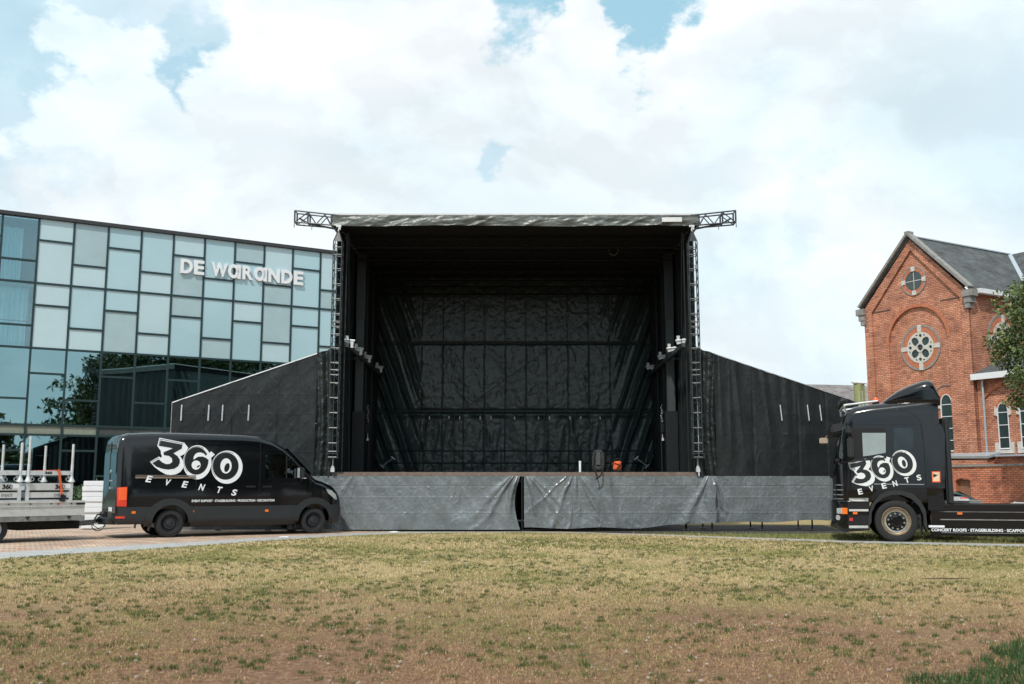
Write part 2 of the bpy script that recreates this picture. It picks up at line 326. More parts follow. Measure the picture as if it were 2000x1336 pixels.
def fbm(x, y, seed=0, o=4):
    r = 0
    for k in range(o): r = r+vn(x*2**k, y*2**k, seed+k)/2**k
    return r
def rdg(x, y, seed=0): return (.5-np.abs(vn(x, y, seed))*2)          # sharp crests
def sstep(a, b, x):
    t = np.clip((x-a)/(b-a), 0, 1); return t*t*(3-2*t)

def tri2d(polys, maxlen=None):
    """polygons (or (verts, faces) meshes) in 2D -> bmesh, long edges split so it can be wrapped on a curved surface"""
    bm = bmesh.new()
    for p in polys:
        if isinstance(p, tuple) and isinstance(p[1], list) and p[1] and isinstance(p[1][0], (tuple, list)) and isinstance(p[1][0][0], int):
            vs = [bm.verts.new((v[0], v[1], 0)) for v in p[0]]
            for f in p[1]:
                try: bm.faces.new([vs[i] for i in f])
                except ValueError: pass
        else: bm.faces.new([bm.verts.new((a, b, 0)) for a, b in p])
    bmesh.ops.triangulate(bm, faces=bm.faces[:])
    if maxlen:
        for _ in range(5):
            es = [e for e in bm.edges if e.calc_length() > maxlen]
            if not es: break
            bmesh.ops.subdivide_edges(bm, edges=es, cuts=1); bmesh.ops.triangulate(bm, faces=bm.faces[:])
    return bm
def decal(name, polys, mapf, m, parent, off=.004, thick=0, maxlen=.15, smooth=True):
    bm = tri2d(polys, maxlen); c2 = {v: (v.co.x, v.co.y) for v in bm.verts}
    if thick:
        bd = [e for e in bm.edges if e.is_boundary]; new = {}
        for e in bd:
            for v in e.verts:
                if v not in new: new[v] = bm.verts.new(mapf(*c2[v], off-thick))
        for e in bd: bm.faces.new((e.verts[0], e.verts[1], new[e.verts[1]], new[e.verts[0]]))
    for v, (a, b) in c2.items(): v.co = mapf(a, b, off)
    bmesh.ops.recalc_face_normals(bm, faces=bm.faces)
    me = bpy.data.meshes.new(name); bm.to_mesh(me); bm.free()
    if smooth: me.polygons.foreach_set('use_smooth', [True]*len(me.polygons)); me.set_sharp_from_angle(angle=R(35))
    return link(name, me, m, parent)
_dg = None
def text2d(s, size=1, shear=0, bold=0, spacing=1):
    cu = bpy.data.curves.new('t', 'FONT'); cu.body = s; cu.size = size; cu.shear = shear; cu.offset = bold; cu.fill_mode = 'FRONT'; cu.resolution_u = 4; cu.space_character = spacing
    o = bpy.data.objects.new('t', cu); col.objects.link(o); bpy.context.view_layer.update()
    me = o.to_mesh(); vs = [(v.co.x, v.co.y) for v in me.vertices]; fs = [list(p.vertices) for p in me.polygons]; o.to_mesh_clear()
    bpy.data.objects.remove(o); bpy.data.curves.remove(cu); return vs, fs
def fit(tx, x0, x1, y0, y1):
    vs, fs = tx; xs = [v[0] for v in vs]; ys = [v[1] for v in vs]; a, b, c, d = min(xs), max(xs), min(ys), max(ys)
    return [(x0+(x-a)/(b-a)*(x1-x0), y0+(y-c)/(d-c)*(y1-y0)) for x, y in vs], fs
def xf(tx, ox, oy, rot=0, sc_=1):
    c, s = math.cos(rot)*sc_, math.sin(rot)*sc_
    if isinstance(tx, tuple): return [(ox+x*c-y*s, oy+x*s+y*c) for x, y in tx[0]], tx[1]
    return [(ox+x*c-y*s, oy+x*s+y*c) for x, y in tx]
def ell(cx, cy, rx, ry, rot=0, n=40, a0=0, a1=2*math.pi):
    c, s = math.cos(rot), math.sin(rot)
    return [(cx+rx*math.cos(t)*c-ry*math.sin(t)*s, cy+rx*math.cos(t)*s+ry*math.sin(t)*c) for t in [a0+(a1-a0)*i/n for i in range(n)]]
def rect(x0, x1, y0, y1): return [(x0, y0), (x1, y0), (x1, y1), (x0, y1)]
def rrect(x0, x1, y0, y1, r, n=4):
    p = []
    for cx, cy, a in ((x1-r, y1-r, 0), (x0+r, y1-r, 90), (x0+r, y0+r, 180), (x1-r, y0+r, 270)):
        p += [(cx+r*math.cos(R(a+90*i/n)), cy+r*math.sin(R(a+90*i/n))) for i in range(n+1)]
    return p
def stroke(pts, w):
    out = []
    for (a, b), (c, d) in zip(pts, pts[1:]):
        l = math.hypot(c-a, d-b) or 1; nx, ny = -(d-b)/l*w/2, (c-a)/l*w/2; out.append([(a-nx, b-ny), (c-nx, d-ny), (c+nx, d+ny), (a+nx, b+ny)])
    return out
def band(outer, inner):      # closed ring between two outlines of equal count
    n = len(outer); return (outer+inner, [[i, (i+1) % n, n+(i+1) % n, n+i] for i in range(n)])

# ------------------------------------------------------------------ the ground
def curve_lerp(pts, x):
    xs = [p[0] for p in pts]; return float(np.interp(x, xs, [p[1] for p in pts]))
EDGE = [(-40, 3.0), (-15, 10.5), (-9.62, 19.0), (-7.73, 21.9), (-6.3, 24.6), (-4.85, 26.9), (-3.2, 28.6), (-1.5, 29.15), (.3, 29.3), (2.2, 28.7), (4.2, 27.3), (6.4, 25.4), (8.46, 23.9), (11.5, 22.5), (16, 21.2), (40, 18)]
PATHW = [(-40, 7), (-12, 3.2), (-9.6, 3.1), (-7.7, 2.6), (-4.8, 1.6), (-1, .55), (3, .6), (6.4, .9), (9, 1.2), (40, 1.3)]
def lawn_mat():
    m = bpy.data.materials.new('dry_lawn_earth'); m.use_nodes = True; t = m.node_tree; b = t.nodes['Principled BSDF']; b.inputs['Roughness'].default_value = .95; b.inputs['Specular IOR Level'].default_value = .1
    tcn = t.nodes.new('ShaderNodeTexCoord')
    def nz_(s, d=6, r=.6):
        n = t.nodes.new('ShaderNodeTexNoise'); n.inputs['Scale'].default_value = s; n.inputs['Detail'].default_value = d; n.inputs['Roughness'].default_value = r; t.links.new(tcn.outputs['Object'], n.inputs[0]); return n.outputs[0]
    r = t.nodes.new('ShaderNodeValToRGB'); t.links.new(nz_(14, 10, .75), r.inputs[0])
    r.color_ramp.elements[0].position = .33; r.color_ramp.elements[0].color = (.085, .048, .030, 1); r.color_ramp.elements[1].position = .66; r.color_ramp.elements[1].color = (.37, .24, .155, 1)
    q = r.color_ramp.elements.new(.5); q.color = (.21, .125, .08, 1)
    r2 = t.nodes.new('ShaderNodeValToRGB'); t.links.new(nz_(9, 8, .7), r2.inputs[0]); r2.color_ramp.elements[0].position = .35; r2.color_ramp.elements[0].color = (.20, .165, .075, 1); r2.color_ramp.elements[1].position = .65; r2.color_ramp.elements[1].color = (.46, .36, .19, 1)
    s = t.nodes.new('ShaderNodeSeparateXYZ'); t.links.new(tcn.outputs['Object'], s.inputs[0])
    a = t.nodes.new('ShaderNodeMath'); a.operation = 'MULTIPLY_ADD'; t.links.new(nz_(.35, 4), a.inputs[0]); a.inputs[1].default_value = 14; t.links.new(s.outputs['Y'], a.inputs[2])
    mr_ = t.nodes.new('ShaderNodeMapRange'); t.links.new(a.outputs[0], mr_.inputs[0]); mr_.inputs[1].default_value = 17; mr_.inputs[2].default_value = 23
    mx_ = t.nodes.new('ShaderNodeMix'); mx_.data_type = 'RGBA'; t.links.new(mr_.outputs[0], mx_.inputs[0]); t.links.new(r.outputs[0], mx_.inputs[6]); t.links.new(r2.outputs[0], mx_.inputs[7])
    # pale grit
    v = t.nodes.new('ShaderNodeTexVoronoi'); v.inputs['Scale'].default_value = 38; t.links.new(tcn.outputs['Object'], v.inputs[0])
    lt = t.nodes.new('ShaderNodeMath'); lt.operation = 'LESS_THAN'; t.links.new(v.outputs['Distance'], lt.inputs[0]); lt.inputs[1].default_value = .13
    gt = t.nodes.new('ShaderNodeMath'); gt.operation = 'GREATER_THAN'; t.links.new(nz_(3, 3), gt.inputs[0]); gt.inputs[1].default_value = .52
    ml = t.nodes.new('ShaderNodeMath'); ml.operation = 'MULTIPLY'; t.links.new(lt.outputs[0], ml.inputs[0]); t.links.new(gt.outputs[0], ml.inputs[1])
    m5 = t.nodes.new('ShaderNodeMix'); m5.data_type = 'RGBA'; t.links.new(ml.outputs[0], m5.inputs[0]); t.links.new(mx_.outputs[2], m5.inputs[6]); m5.inputs[7].default_value = (.40, .34, .29, 1)
    t.links.new(m5.outputs[2], b.inputs['Base Color'])
    bp = t.nodes.new('ShaderNodeBump'); bp.inputs['Strength'].default_value = .9; bp.inputs['Distance'].default_value = .03; t.links.new(nz_(22, 8, .7), bp.inputs['Height']); t.links.new(bp.outputs[0], b.inputs['Normal'])
    return m
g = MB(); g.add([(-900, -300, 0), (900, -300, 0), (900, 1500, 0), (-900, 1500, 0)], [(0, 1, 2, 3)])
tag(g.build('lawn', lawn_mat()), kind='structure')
xs = np.linspace(-40, 40, 200); g = MB()
for a, b in zip(xs, xs[1:]):
    e0, e1 = curve_lerp(EDGE, a), curve_lerp(EDGE, b); g.add([(a, e0, .008), (b, e1, .008), (b, e1+curve_lerp(PATHW, b), .008), (a, e0+curve_lerp(PATHW, a), .008)], [(0, 1, 2, 3)])
tag(g.build('path', M['concrete']), kind='structure')
# pavers behind the path, on the left, up to the glass building and under the stage
pm = brick('clay_pavers', (.72, .50, .38), (.62, .54, .45), (.16, .13, .10), along='flat', scale=1.6, bump=.6, ms=.014)
g = MB()
xs = np.linspace(-40, -3.5, 120)
for a, b in zip(xs, xs[1:]): g.add([(a, curve_lerp(EDGE, a)+.3, .004), (b, curve_lerp(EDGE, b)+.3, .004), (b, 62, .004), (a, 62, .004)], [(0, 1, 2, 3)])
pv = tag(g.build('paving', pm), kind='structure')
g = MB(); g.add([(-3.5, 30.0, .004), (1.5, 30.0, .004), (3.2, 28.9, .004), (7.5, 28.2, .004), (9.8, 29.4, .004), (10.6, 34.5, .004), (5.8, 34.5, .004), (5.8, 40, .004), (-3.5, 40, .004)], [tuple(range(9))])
tag(g.build('hardstanding', mat('shade_toned_gravel', (.03, .029, .028), .95, var=.3, vs=8, bump=.4, bs=30)), kind='structure')  # near-black tone and forward outline carry the shade under the stage
g = MB(); g.add([(-4, 44, .006), (80, 38, .006), (80, 43, .006), (-4, 50, .006)], [(0, 1, 2, 3)])
tag(g.build('road', mat('pale_asphalt', (.30, .30, .31), .9, var=.15, vs=3)), kind='structure')
# ------------------------------------------------------------------ grass (stuff)
def in_lush(X, Y): return Y < 6.3+(X-2.1)*1.12 - .0
def blades(n, y0, y1, hmin, hmax, w, seed):
    r = np.random.default_rng(seed)
    Y = np.sqrt(r.random(n)*(y1**2-y0**2)+y0**2); X = (r.random(n)*2-1)*(Y*.56+1.2)
    e = np.interp(X, [p[0] for p in EDGE], [p[1] for p in EDGE]); k = (Y < e-.02+.15*vn(X*2, Y*2, 9)); X, Y = X[k], Y[k]
    cover = fbm(X*.5, Y*.5, 3)+fbm(X*2.2, Y*2.2, 5)*.7
    dens = np.clip((Y-7)/9, 0, 1)*.6+.42+cover*.8
    k = r.random(len(X)) < dens; return X[k], Y[k], r
def emit(X, Y, H_, Wd, C, r, lean=.8):
    n = len(X); a = r.random(n)*2*np.pi; dx, dy = np.cos(a)*Wd/2, np.sin(a)*Wd/2; la = r.random(n)*2*np.pi; ll = r.random(n)*lean*H_
    V = np.zeros((n, 3, 3), np.float32); z0 = .012
    V[:, 0] = np.stack([X-dx, Y-dy, np.full(n, z0-.004)], -1); V[:, 1] = np.stack([X+dx, Y+dy, np.full(n, z0-.004)], -1); V[:, 2] = np.stack([X+np.cos(la)*ll, Y+np.sin(la)*ll, z0+H_], -1)
    return V.reshape(-1, 3), np.repeat(C, 3, 0)
VS, CS = [], []
straw = np.array([(.52, .43, .25), (.42, .34, .19), (.31, .22, .14), (.60, .51, .31)]); green = np.array([(.24, .24, .085), (.17, .19, .065), (.32, .30, .12), (.12, .15, .05)])
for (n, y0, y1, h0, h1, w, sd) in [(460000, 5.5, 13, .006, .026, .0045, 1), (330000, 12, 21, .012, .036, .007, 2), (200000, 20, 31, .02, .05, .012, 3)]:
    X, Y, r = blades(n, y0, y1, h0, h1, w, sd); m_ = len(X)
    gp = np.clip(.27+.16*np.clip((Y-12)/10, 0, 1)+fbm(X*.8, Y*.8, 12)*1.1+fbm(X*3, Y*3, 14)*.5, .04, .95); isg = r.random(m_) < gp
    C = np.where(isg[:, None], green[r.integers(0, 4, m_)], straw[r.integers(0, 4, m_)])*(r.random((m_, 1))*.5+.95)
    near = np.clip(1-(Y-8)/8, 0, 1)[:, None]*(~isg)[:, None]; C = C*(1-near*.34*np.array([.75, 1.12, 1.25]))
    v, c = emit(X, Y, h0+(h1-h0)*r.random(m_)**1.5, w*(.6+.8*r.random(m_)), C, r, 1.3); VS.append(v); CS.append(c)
r = np.random.default_rng(77)        # green tufts standing in the bare earth
nt_ = 9500; TY = np.sqrt(r.random(nt_)*(26**2-5.5**2)+5.5**2); TX = (r.random(nt_)*2-1)*(TY*.56+1)
k = (TY < np.interp(TX, [p[0] for p in EDGE], [p[1] for p in EDGE])) & (fbm(TX*.7, TY*.7, 21)*1.6+r.random(nt_) > .25); TX, TY = TX[k], TY[k]
for tx, ty in zip(TX, TY):
    q = int(r.integers(12, 46)); rad = .02+.055*r.random()**2.5; a = r.random(q)*2*np.pi; rr = rad*np.sqrt(r.random(q))
    C = np.array([(.10, .135, .045), (.07, .11, .035), (.15, .17, .06)])[r.integers(0, 3, q)]*(.6+.6*r.random((q, 1)))
    v, c = emit(tx+rr*np.cos(a)*1.6, ty+rr*np.sin(a), (.014+.028*r.random(q)), .006+.004*r.random(q), C, r, .9); VS.append(v); CS.append(c)
n = 70000; Y = 4.8+r.random(n)*7; X = 1.5+r.random(n)*5.5          # lush patch by the kerb
k = in_lush(X+fbm(X*3, Y*3, 31)*.5, Y+fbm(X*2, Y*2, 33)*.5); X, Y = X[k], Y[k]; q = len(X)
C = np.array([(.035, .085, .03), (.028, .07, .024), (.06, .12, .04)])[r.integers(0, 3, q)]*(.7+.6*r.random((q, 1)))
v, c = emit(X, Y, .03+.06*r.random(q), .006+.005*r.random(q), C, r, .9); VS.append(v); CS.append(c)
n = 90000; Y = 24.0+r.random(n)**1.4*9; X = 3+r.random(n)*24          # greener verge beyond the path
k = Y > np.interp(X, [p[0] for p in EDGE], [p[1] for p in EDGE])+np.interp(X, [p[0] for p in PATHW], [p[1] for p in PATHW])+.05
k &= ~((X < 5.8) & (Y > 30)) & ~((X > 1.5) & (X < 10.2) & (Y > 28.5-.08*(X-5)) & (Y < 34.5)); X, Y = X[k], Y[k]; q = len(X)
C = np.array([(.13, .17, .06), (.09, .13, .045), (.30, .28, .13), (.18, .21, .08)])[r.integers(0, 4, q)]*(.8+.5*r.random((q, 1)))
v, c = emit(X, Y, .03+.06*r.random(q), .014, C, r, .9); VS.append(v); CS.append(c)
V = np.concatenate(VS); C = np.concatenate(CS)
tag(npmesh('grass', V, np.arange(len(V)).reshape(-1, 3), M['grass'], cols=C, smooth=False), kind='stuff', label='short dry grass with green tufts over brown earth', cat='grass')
del VS, CS, V, C
# pebbles
g = MB(); rr = random.Random(4)
for i in range(1500):
    y = math.sqrt(rr.random()*(22**2-6**2)+36); x = (rr.random()*2-1)*y*.55; s = rr.uniform(.004, .014)
    g.box((x, y, .012+s*.3), (s*2, s*1.4, s), Matrix.Rotation(rr.random()*3, 3, 'Z'))
tag(g.build('pebbles', mat('pebble', (.45, .40, .35), .8, var=.3, vs=2)), kind='stuff', label='small pale pebbles scattered over the bare lawn', cat='pebbles')
k0 = gnd(1965, 1334); g = MB(); g.bar((k0.x, k0.y-.45, .05), (k0.x+3, k0.y+2.2, .05), .14, .14)
tag(g.build('kerb_stone', M['kerb'], bevel=.01), 'grey kerb stone beside the lush green grass in the corner', 'kerb')
# litter
for (px, py, w, c, nm, lb) in [(770, 1043, .16, M['offwhite'], 'plastic_bag', 'crumpled clear plastic bag lying on the lawn edge'), (555, 1053, .12, M['offwhite'], 'paper_scrap', 'white paper scrap on the lawn edge below the van'),
                               (829, 1103, .05, M['stone'], 'leaf_scrap', 'pale dry leaf lying alone in mid lawn'), (1848, 1137, .35, M['bark'], 'twig', 'thin reddish twig lying on the lawn below the truck')]:
    p = gnd(px, py); ob = bmesh.new(); bmesh.ops.create_icosphere(ob, subdivisions=3, radius=1)
    thin = .08 if nm == 'twig' else .5
    for v in ob.verts: v.co *= 1+.35*(random.random()-.5); v.co.x *= w; v.co.y *= w*thin*.6; v.co.z = v.co.z*w*.3*thin+.04
    me = bpy.data.meshes.new(nm); ob.to_mesh(me); ob.free(); o = link(nm, me, c); o.location = (p.x, p.y, .012); tag(o, lb, 'litter')
# ------------------------------------------------------------------ glass building
UB = Vector((.863, .505)).normalized(); F0 = at(0, 945, 48); TB = math.atan2(UB.y, UB.x)
gb = thing('glass_building', 'pale blue glass panelled building with white letters on its upper wall', 'building', (F0.x, F0.y, 0), TB)
MOD = 1.63; T0 = .92; ZT, ZM, ZB = 14.55, 11.27, 8.02; SH = 1.1
fr = MB()
def mull(a, b, w=.07): fr.bar(a, b, w*.54, .10)
greys = {(1, 'u', 0), (4, 'u', 1), (2, 'l', 1), (4, 'l', 0), (5, 'l', 1), (6, 'u', 0), (7, 'l', 0), (7, 'u', 1), (9, 'u', 1)}
bluer = {(1, 'l', 0), (3, 'u', 0), (4, 'l', 1), (9, 'l', 0), (6, 'u', 1), (6, 'l', 1)}
for k in range(-6, 13):
    x0 = T0+MOD*k; x1 = x0+MOD; mull((x0, -.02, 0), (x0, -.02, ZT))
    odd = k % 2 == 1
    for zone, (za, zb) in (('u', (ZM, ZT)), ('l', (ZB, ZM))):
        zs = za+SH if odd else zb-SH
        mull((x0, -.03, zs), (x1, -.03, zs), .055)
        for i, (p, q) in enumerate(((zs, zb), (za, zs))):
            if k >= 0:
                mm = 'clad3' if (k, zone, i) in greys else 'clad1' if (k, zone, i) in bluer or (k*7+i*3+len(zone)) % 3 == 0 else 'clad2'
                MB().box(((x0+x1)/2, .02+.004*random.random(), (p+q)/2), (MOD-.035, .04, q-p-.03), Matrix.Rotation(R(random.uniform(-.25, .25)), 3, 'X')).build('wall_panel', M[mm], gb)
            else:
                MB().box(((x0+x1)/2, .02, (p+q)/2), (MOD-.05, .02, q-p-.04)).build('window_pane', M['bglass_up'], gb)
    zs = 5.52 if odd else 6.78
    if k < 0 and k % 2 == 0: zs = 6.78
    levels = [0.15, 1.78 if not odd else 3.02, 3.77, 4.25, zs, ZB]
    for zz in levels[1:5]: mull((x0, -.03, zz), (x1, -.03, zz), .055)
    for p, q in zip(levels, levels[1:]):
        if (p, q) == (3.77, 4.25): MB().box(((x0+x1)/2, .03, (p+q)/2), (MOD-.05, .03, q-p-.04)).build('spandrel_panel', M['slab'] if k < 2 else M['interior'], gb)
        else: MB().box(((x0+x1)/2, .02, (p+q)/2), (MOD-.05, .02, q-p-.04), Matrix.Rotation(R(random.uniform(-.2, .2)), 3, 'Z')).build('window_pane', M['bglass'], gb)
xa, xb = T0-6*MOD, T0+13*MOD
mull((xb, -.02, 0), (xb, -.02, ZT)); mull((xa, -.03, ZM), (xb, -.03, ZM), .07); mull((xa, -.03, ZB), (xb, -.03, ZB), .09)
fr.build('mullion_frame', M['mullion'], gb)
MB().box(((xa+xb)/2, .1, ZT+.09), (xb-xa+.2, .5, .18)).build('roof_coping', M['coping'], gb)
MB().box(((xa+xb)/2, 8.5, ZT-.1), (xb-xa-.1, 16.2, .2)).build('roof', M['coping'], gb)
MB().box((xb-.1, 8.5, ZT/2-.1), (.2, 16, ZT-.3)).box((xa+.1, 8.5, ZT/2-.1), (.2, 16, ZT-.3)).box(((xa+xb)/2, 16.5, ZT/2-.1), (xb-xa-.2, .2, ZT-.3)).build('wall', M['clad3'], gb)
MB().box(((xa+xb)/2, 5.5, ZT/2-.2), (xb-xa-.6, .15, ZT-.6)).build('interior_wall', M['interior'], gb)
sl_ = MB()
for z in (4.0, 7.95, 11.2): sl_.box(((xa+xb)/2, 2.8, z), (xb-xa-.6, 5.0, .25))
sl_.build('floor_slab', M['slab'], gb)
for k in range(0, 10): pass
MB().box(((T0+xb)/2, .25, (ZB+ZT)/2), (xb-T0-.2, .2, ZT-ZB-.1)).build('inner_wall', M['interior'], gb)
for (a, b, z0, z1) in ((-.62, .28, 12.45, 14.05), (-.62, .25, 11.32, 12.4), (-.70, .72, 9.4, 11.05), (-.75, .66, 8.12, 9.35), (-2.3, -.75, 8.12, 11.0), (-2.3, -.72, 11.4, 14.0)):
    grid('curtain', lambda u, v: (u, .45+.045*np.sin(u*38+np.sin(u*9)*2)+.02*np.sin(u*90+v), v), a, b, z0, z1, 90, 4, M['curtain'], gb)
MB().box((7.6, -.35, 3.62), (2.5, .6, .14)).box((7.6, -.07, 1.8), (2.3, .06, 3.5)).build('entrance_canopy', M['white_paint'], gb)
# sign letters
def bl_at(px, py):
    t, z = hit(px, py, (F0.x, F0.y), (UB.x, UB.y)); return t, z
def aring():
    o = ell(.42, .5, .42, .5, n=36); i = ell(.42, .5, .20, .27, n=36); v, f = band(o, i); b = len(v); v = v+rect(.70, .95, 0, 1); return v, f+[[b, b+1, b+2, b+3]]
LX = [('D', 155, 315), ('E', 335, 470), ('W', 565, 785), ('a', 790, 960), ('R', 985, 1125), ('a', 1140, 1310), ('N', 1335, 1485), ('D', 1510, 1655), ('E', 1675, 1800)]
for ch, a, b in LX:
    pxa, pxb = 330+a/6.897, 330+b/6.897; py = 505+(pxa-352)*.115+12
    t0, _ = bl_at(pxa, py); t1, _ = bl_at(pxb, py)
    tx = fit(aring() if ch == 'a' else text2d(ch, 1, bold=.035), t0, t1, 12.50, 13.28)
    decal('sign_letter', [tx], lambda x, z, o: (x, -.02-o, z), M['white_paint'], gb, off=.12, thick=.13, maxlen=None, smooth=False)

# ------------------------------------------------------------------ event stage
ST = thing('event_stage', 'large black covered open-air stage with empty deck and tarpaulin walls', 'stage', (.1, 30.2, 0))
HW, DZ, DEP = 5.5, 1.75, 8.0
MB().box((0, DEP/2+.04, DZ-.06), (2*HW-.02, DEP, .12)).build('deck', M['matte_black'], ST)
MB().box((0, -.02, DZ-.065), (2*HW, .07, .13)).build('deck_edge', M['wood_edge'], ST)
sub_ = MB().box((0, DEP/2, DZ-.25), (2*HW-.4, DEP-.4, .1))
for x in np.arange(-5.2, 5.3, 1.3):
    sub_.bar((x, .4, .75), (x, 7.8, .75), .05); 
sub_.build('deck_substructure', M['black_steel'], ST)
for x in np.arange(-5.2, 5.3, 1.3):
    for y in (.6, 4, 7.6):
        MB().tube((x, y, .06), (x, y, DZ-.2), .035, 8).tube((x, y, .01), (x, y, .06), .02, 6).box((x, y, .012), (.2, .2, .018)).build('support_leg', M['black_steel'], ST)
# fascia tarpaulin of the roof
def fas(u, v):
    d = .05*fbm(u*2.2-v*5, v*6+u*1.1, 2)+.09*rdg((u-v*2.2)*1.9, v*.8, 3)*np.clip((9.66-v)/.3, 0, 1)+.03*rdg((u+v*2.0)*.9, v*.5, 6)
    return u, -.12-d, v-.015*np.sin(u*1.1)*(9.66-v)/.3
grid('roof_fascia', fas, -5.68, 5.72, 9.33, 9.655, 420, 16, M['pvc_roof'], ST)
MB().box((.02, 4.1, 9.70), (11.46, 8.4, .05)).build('roof', mat('white_roof_skin', (.62, .64, .65), .6), ST)
MB().box((.02, 4.1, 9.50), (11.3, 8.1, .25)).build('roof_panel', M['matte_black'], ST)
for s in (-1, 1):
    MB().box((s*5.68, 4.1, 9.50), (.05, 8.4, .34)).build('roof_fascia', M['pvc_roof'], ST)
    # black cloth return behind the fascia and down the side
    grid('side_curtain', lambda u, v, s=s: (s*(5.52+.04*np.sin(u*9+1.3*np.sin(u*2.1))+.03*fbm(u*3, v*.4, 8)), u, v), .0, 8.2, DZ, 9.35, 160, 40, M['pvc'], ST)
    grid('side_curtain', lambda u, v, s=s: (s*(5.40+.07*np.sin(u*11+np.sin(v*.6)*.7)-(u-3.4)*.02), u, v), 3.4, 7.9, DZ, 9.3, 200, 30, M['pvc'], ST)
    c = MB().box((s*5.24, 3.23, 8.1), (.30, .22, 2.4)).build('column_upper', mat('dark_column', (.03, .036, .042), .5, .1), ST)
    MB().box((s*5.24, 3.20, 5.35), (.27, .2, 3.1)).box((s*5.24-.10, 3.09, 5.35), (.02, .02, 3.1)).box((s*5.24+.10, 3.09, 5.35), (.02, .02, 3.1)).build('column', M['column'], ST)
    cb = MB().box((s*5.24, 3.26, 2.78), (.40, .3, 2.05))
    for q in (-.14, -.06, .02, .11): cb.box((s*5.24+q, 3.105, 2.78), (.025, .02, 2.0))
    cb.build('column_base', M['black_steel'], ST)
    MB().box((s*5.20, 4.4, 5.5), (.07, .07, 7.5)).box((s*5.22, 6.0, 5.5), (.06, .06, 7.5)).box((s*5.28, .35, 5.4), (.04, .05, 7.6)).tube((s*5.2, .15, 9.2), (s*5.05, .3, 1.8), .008).tube((s*5.0, 3.9, 4.0), (s*5.0, 3.9, 1.8), .03).build('guide_post', M['black_steel'], ST)
    bmn = MB().bar((s*5.17, .05, 5.62), (s*5.12, 7.7, 5.50), .10, .13).build('side_beam', M['column'], ST)
    for y in (.30, 2.1, 4.1, 7.2):
        zc = 5.76; w = .13
        MB().box((s*5.12, y, zc), (.28, .10, .12), Matrix.Rotation(-s*.3, 3, 'Y')).box((s*5.12-.08, y-.02, zc+.10), (.09, .07, .15)).box((s*5.12+.08, y-.04, zc-.10), (.08, .06, .2)).tube((s*4.95, y-.05, zc+.02), (s*5.27, y-.05, zc+.05), .03).build('beam_clamp', M['steel_white'], bmn)
    MB().bar((s*5.15, 2.0, 5.45), (s*5.45, .3, 5.2), .05).build('beam_brace', M['grey_steel'], ST)
    # outrigger truss beyond the roof corner
    ot = MB(); X0, X1 = 5.66, 6.86
    cz = lambda x, top: (9.66+(x-X0)*.13) if top else (9.33+(x-X0)*.10)
    for y in (-.12, .22):
        for top in (0, 1): ot.tube((s*(X0-.2), y, cz(X0, top)), (s*X1, y, cz(X1, top)), .024, 8)
        nn = [X0+.06, X0+.25, X0+.52, X0+.78, X1-.02]
        for i, (a, b) in enumerate(zip(nn, nn[1:])): ot.tube((s*a, y, cz(a, i % 2)), (s*b, y, cz(b, (i+1) % 2)), .017, 6)
        for a in (X0+.05, X0+.78, X1-.01): ot.bar((s*a, y, cz(a, 0)), (s*a, y, cz(a, 1)), .045)
    ot.bar((s*(X0-.1), -.05, 9.24), (s*(X1-.5), -.05, 9.40), .05); ot.tube((s*X1, -.12, 9.42), (s*X1, -.12, 9.28), .012); ot.tube((s*(X1-.55), -.12, 9.34), (s*(X1-.55), -.12, 9.2), .01)
    for x in (X0+.78, X1-.01):
        for t_ in (0, 1): ot.tube((s*x, -.12, cz(x, t_)), (s*x, .22, cz(x, t_)), .02, 6)
    ot.tube((s*(X0+.80), -.12, 9.42), (s*(X1-.08), .22, 9.66), .03, 6)
    ot.build('roof_outrigger', M['grey_steel'], ST, smooth=40)
MB().box((4.85, -.22, 9.50), (.62, .02, .14), Matrix.Rotation(R(-.6), 3, 'Y')).build('roof_label', M['offwhite'], ST)
for y, z in ((1.2, 9.25), (2.8, 9.2), (4.4, 9.15), (6.0, 9.15), (7.6, 8.95)):
    MB().tube((-5.3, y, z), (5.3, y, z), .03, 8).tube((-5.3, y, z-.3), (5.3, y, z-.3), .03, 8).path([(x, y, z-.3*((i+1) % 2)) for i, x in enumerate(np.linspace(-5.3, 5.3, 23))], .014, 5).build('roof_truss', M['matte_black'], ST)
# back curtain
SEAM = [-3.6+.81*k for k in range(10)]
def backc(u, v):
    v = np.minimum(v, 9.42)
    ax = np.abs(u); near = np.min(np.stack([np.abs(u-s_) for s_ in SEAM]), 0)
    d = -.012*np.exp(-(near/.03)**2)-.05*np.exp(-((v-6.8)/.05)**2)-.07*np.exp(-((v-4.16)/.06)**2)+.05*np.exp(-((v-4.02)/.09)**2)*(1+.6*np.sin(u*7.7))
    side = sstep(3.2, 5.2, ax+.5*fbm(u*.6, v*.5, 71))
    ph = (ax-.36*(v-1.75)+.07*fbm(ax*1.3, v*.5, 4)); fold = (.5-np.abs((ph*1.9+.45*fbm(ph*.9, v*.05, 44)) % 1-.5))*2; fold = fold**1.5
    d = d+side*.30*fold+side*.03*np.sin(ph*23)
    low = sstep(4.2, 3.9, v); ph2 = u*1.0-(v)*.55*np.sign(u+.01)
    d = d+low*(.045*rdg(u*2.2+v*.55, v*.22, 6)+.03*rdg(u*4-v*.7, v*.6, 11))*(1-side)
    mid = sstep(4.1, 4.4, v)*sstep(7.0, 6.6, v); d = d+mid*(.035*rdg(u*1.1+v*.35, v*.16+u*.2, 13)+.02*fbm(u*3.5+v, v*1.6-u, 15))*(1-side)
    d = d+.015*fbm(u*7, v*7, 17)
    return u, 8.02-d, v
grid('back_curtain', backc, -5.4, 5.4, DZ, 9.42, 760, 380, M['pvc_back'], ST)
sm = MB()
for s_ in SEAM: sm.box((s_, 7.97, 4.3), (.014, .015, 5.0))
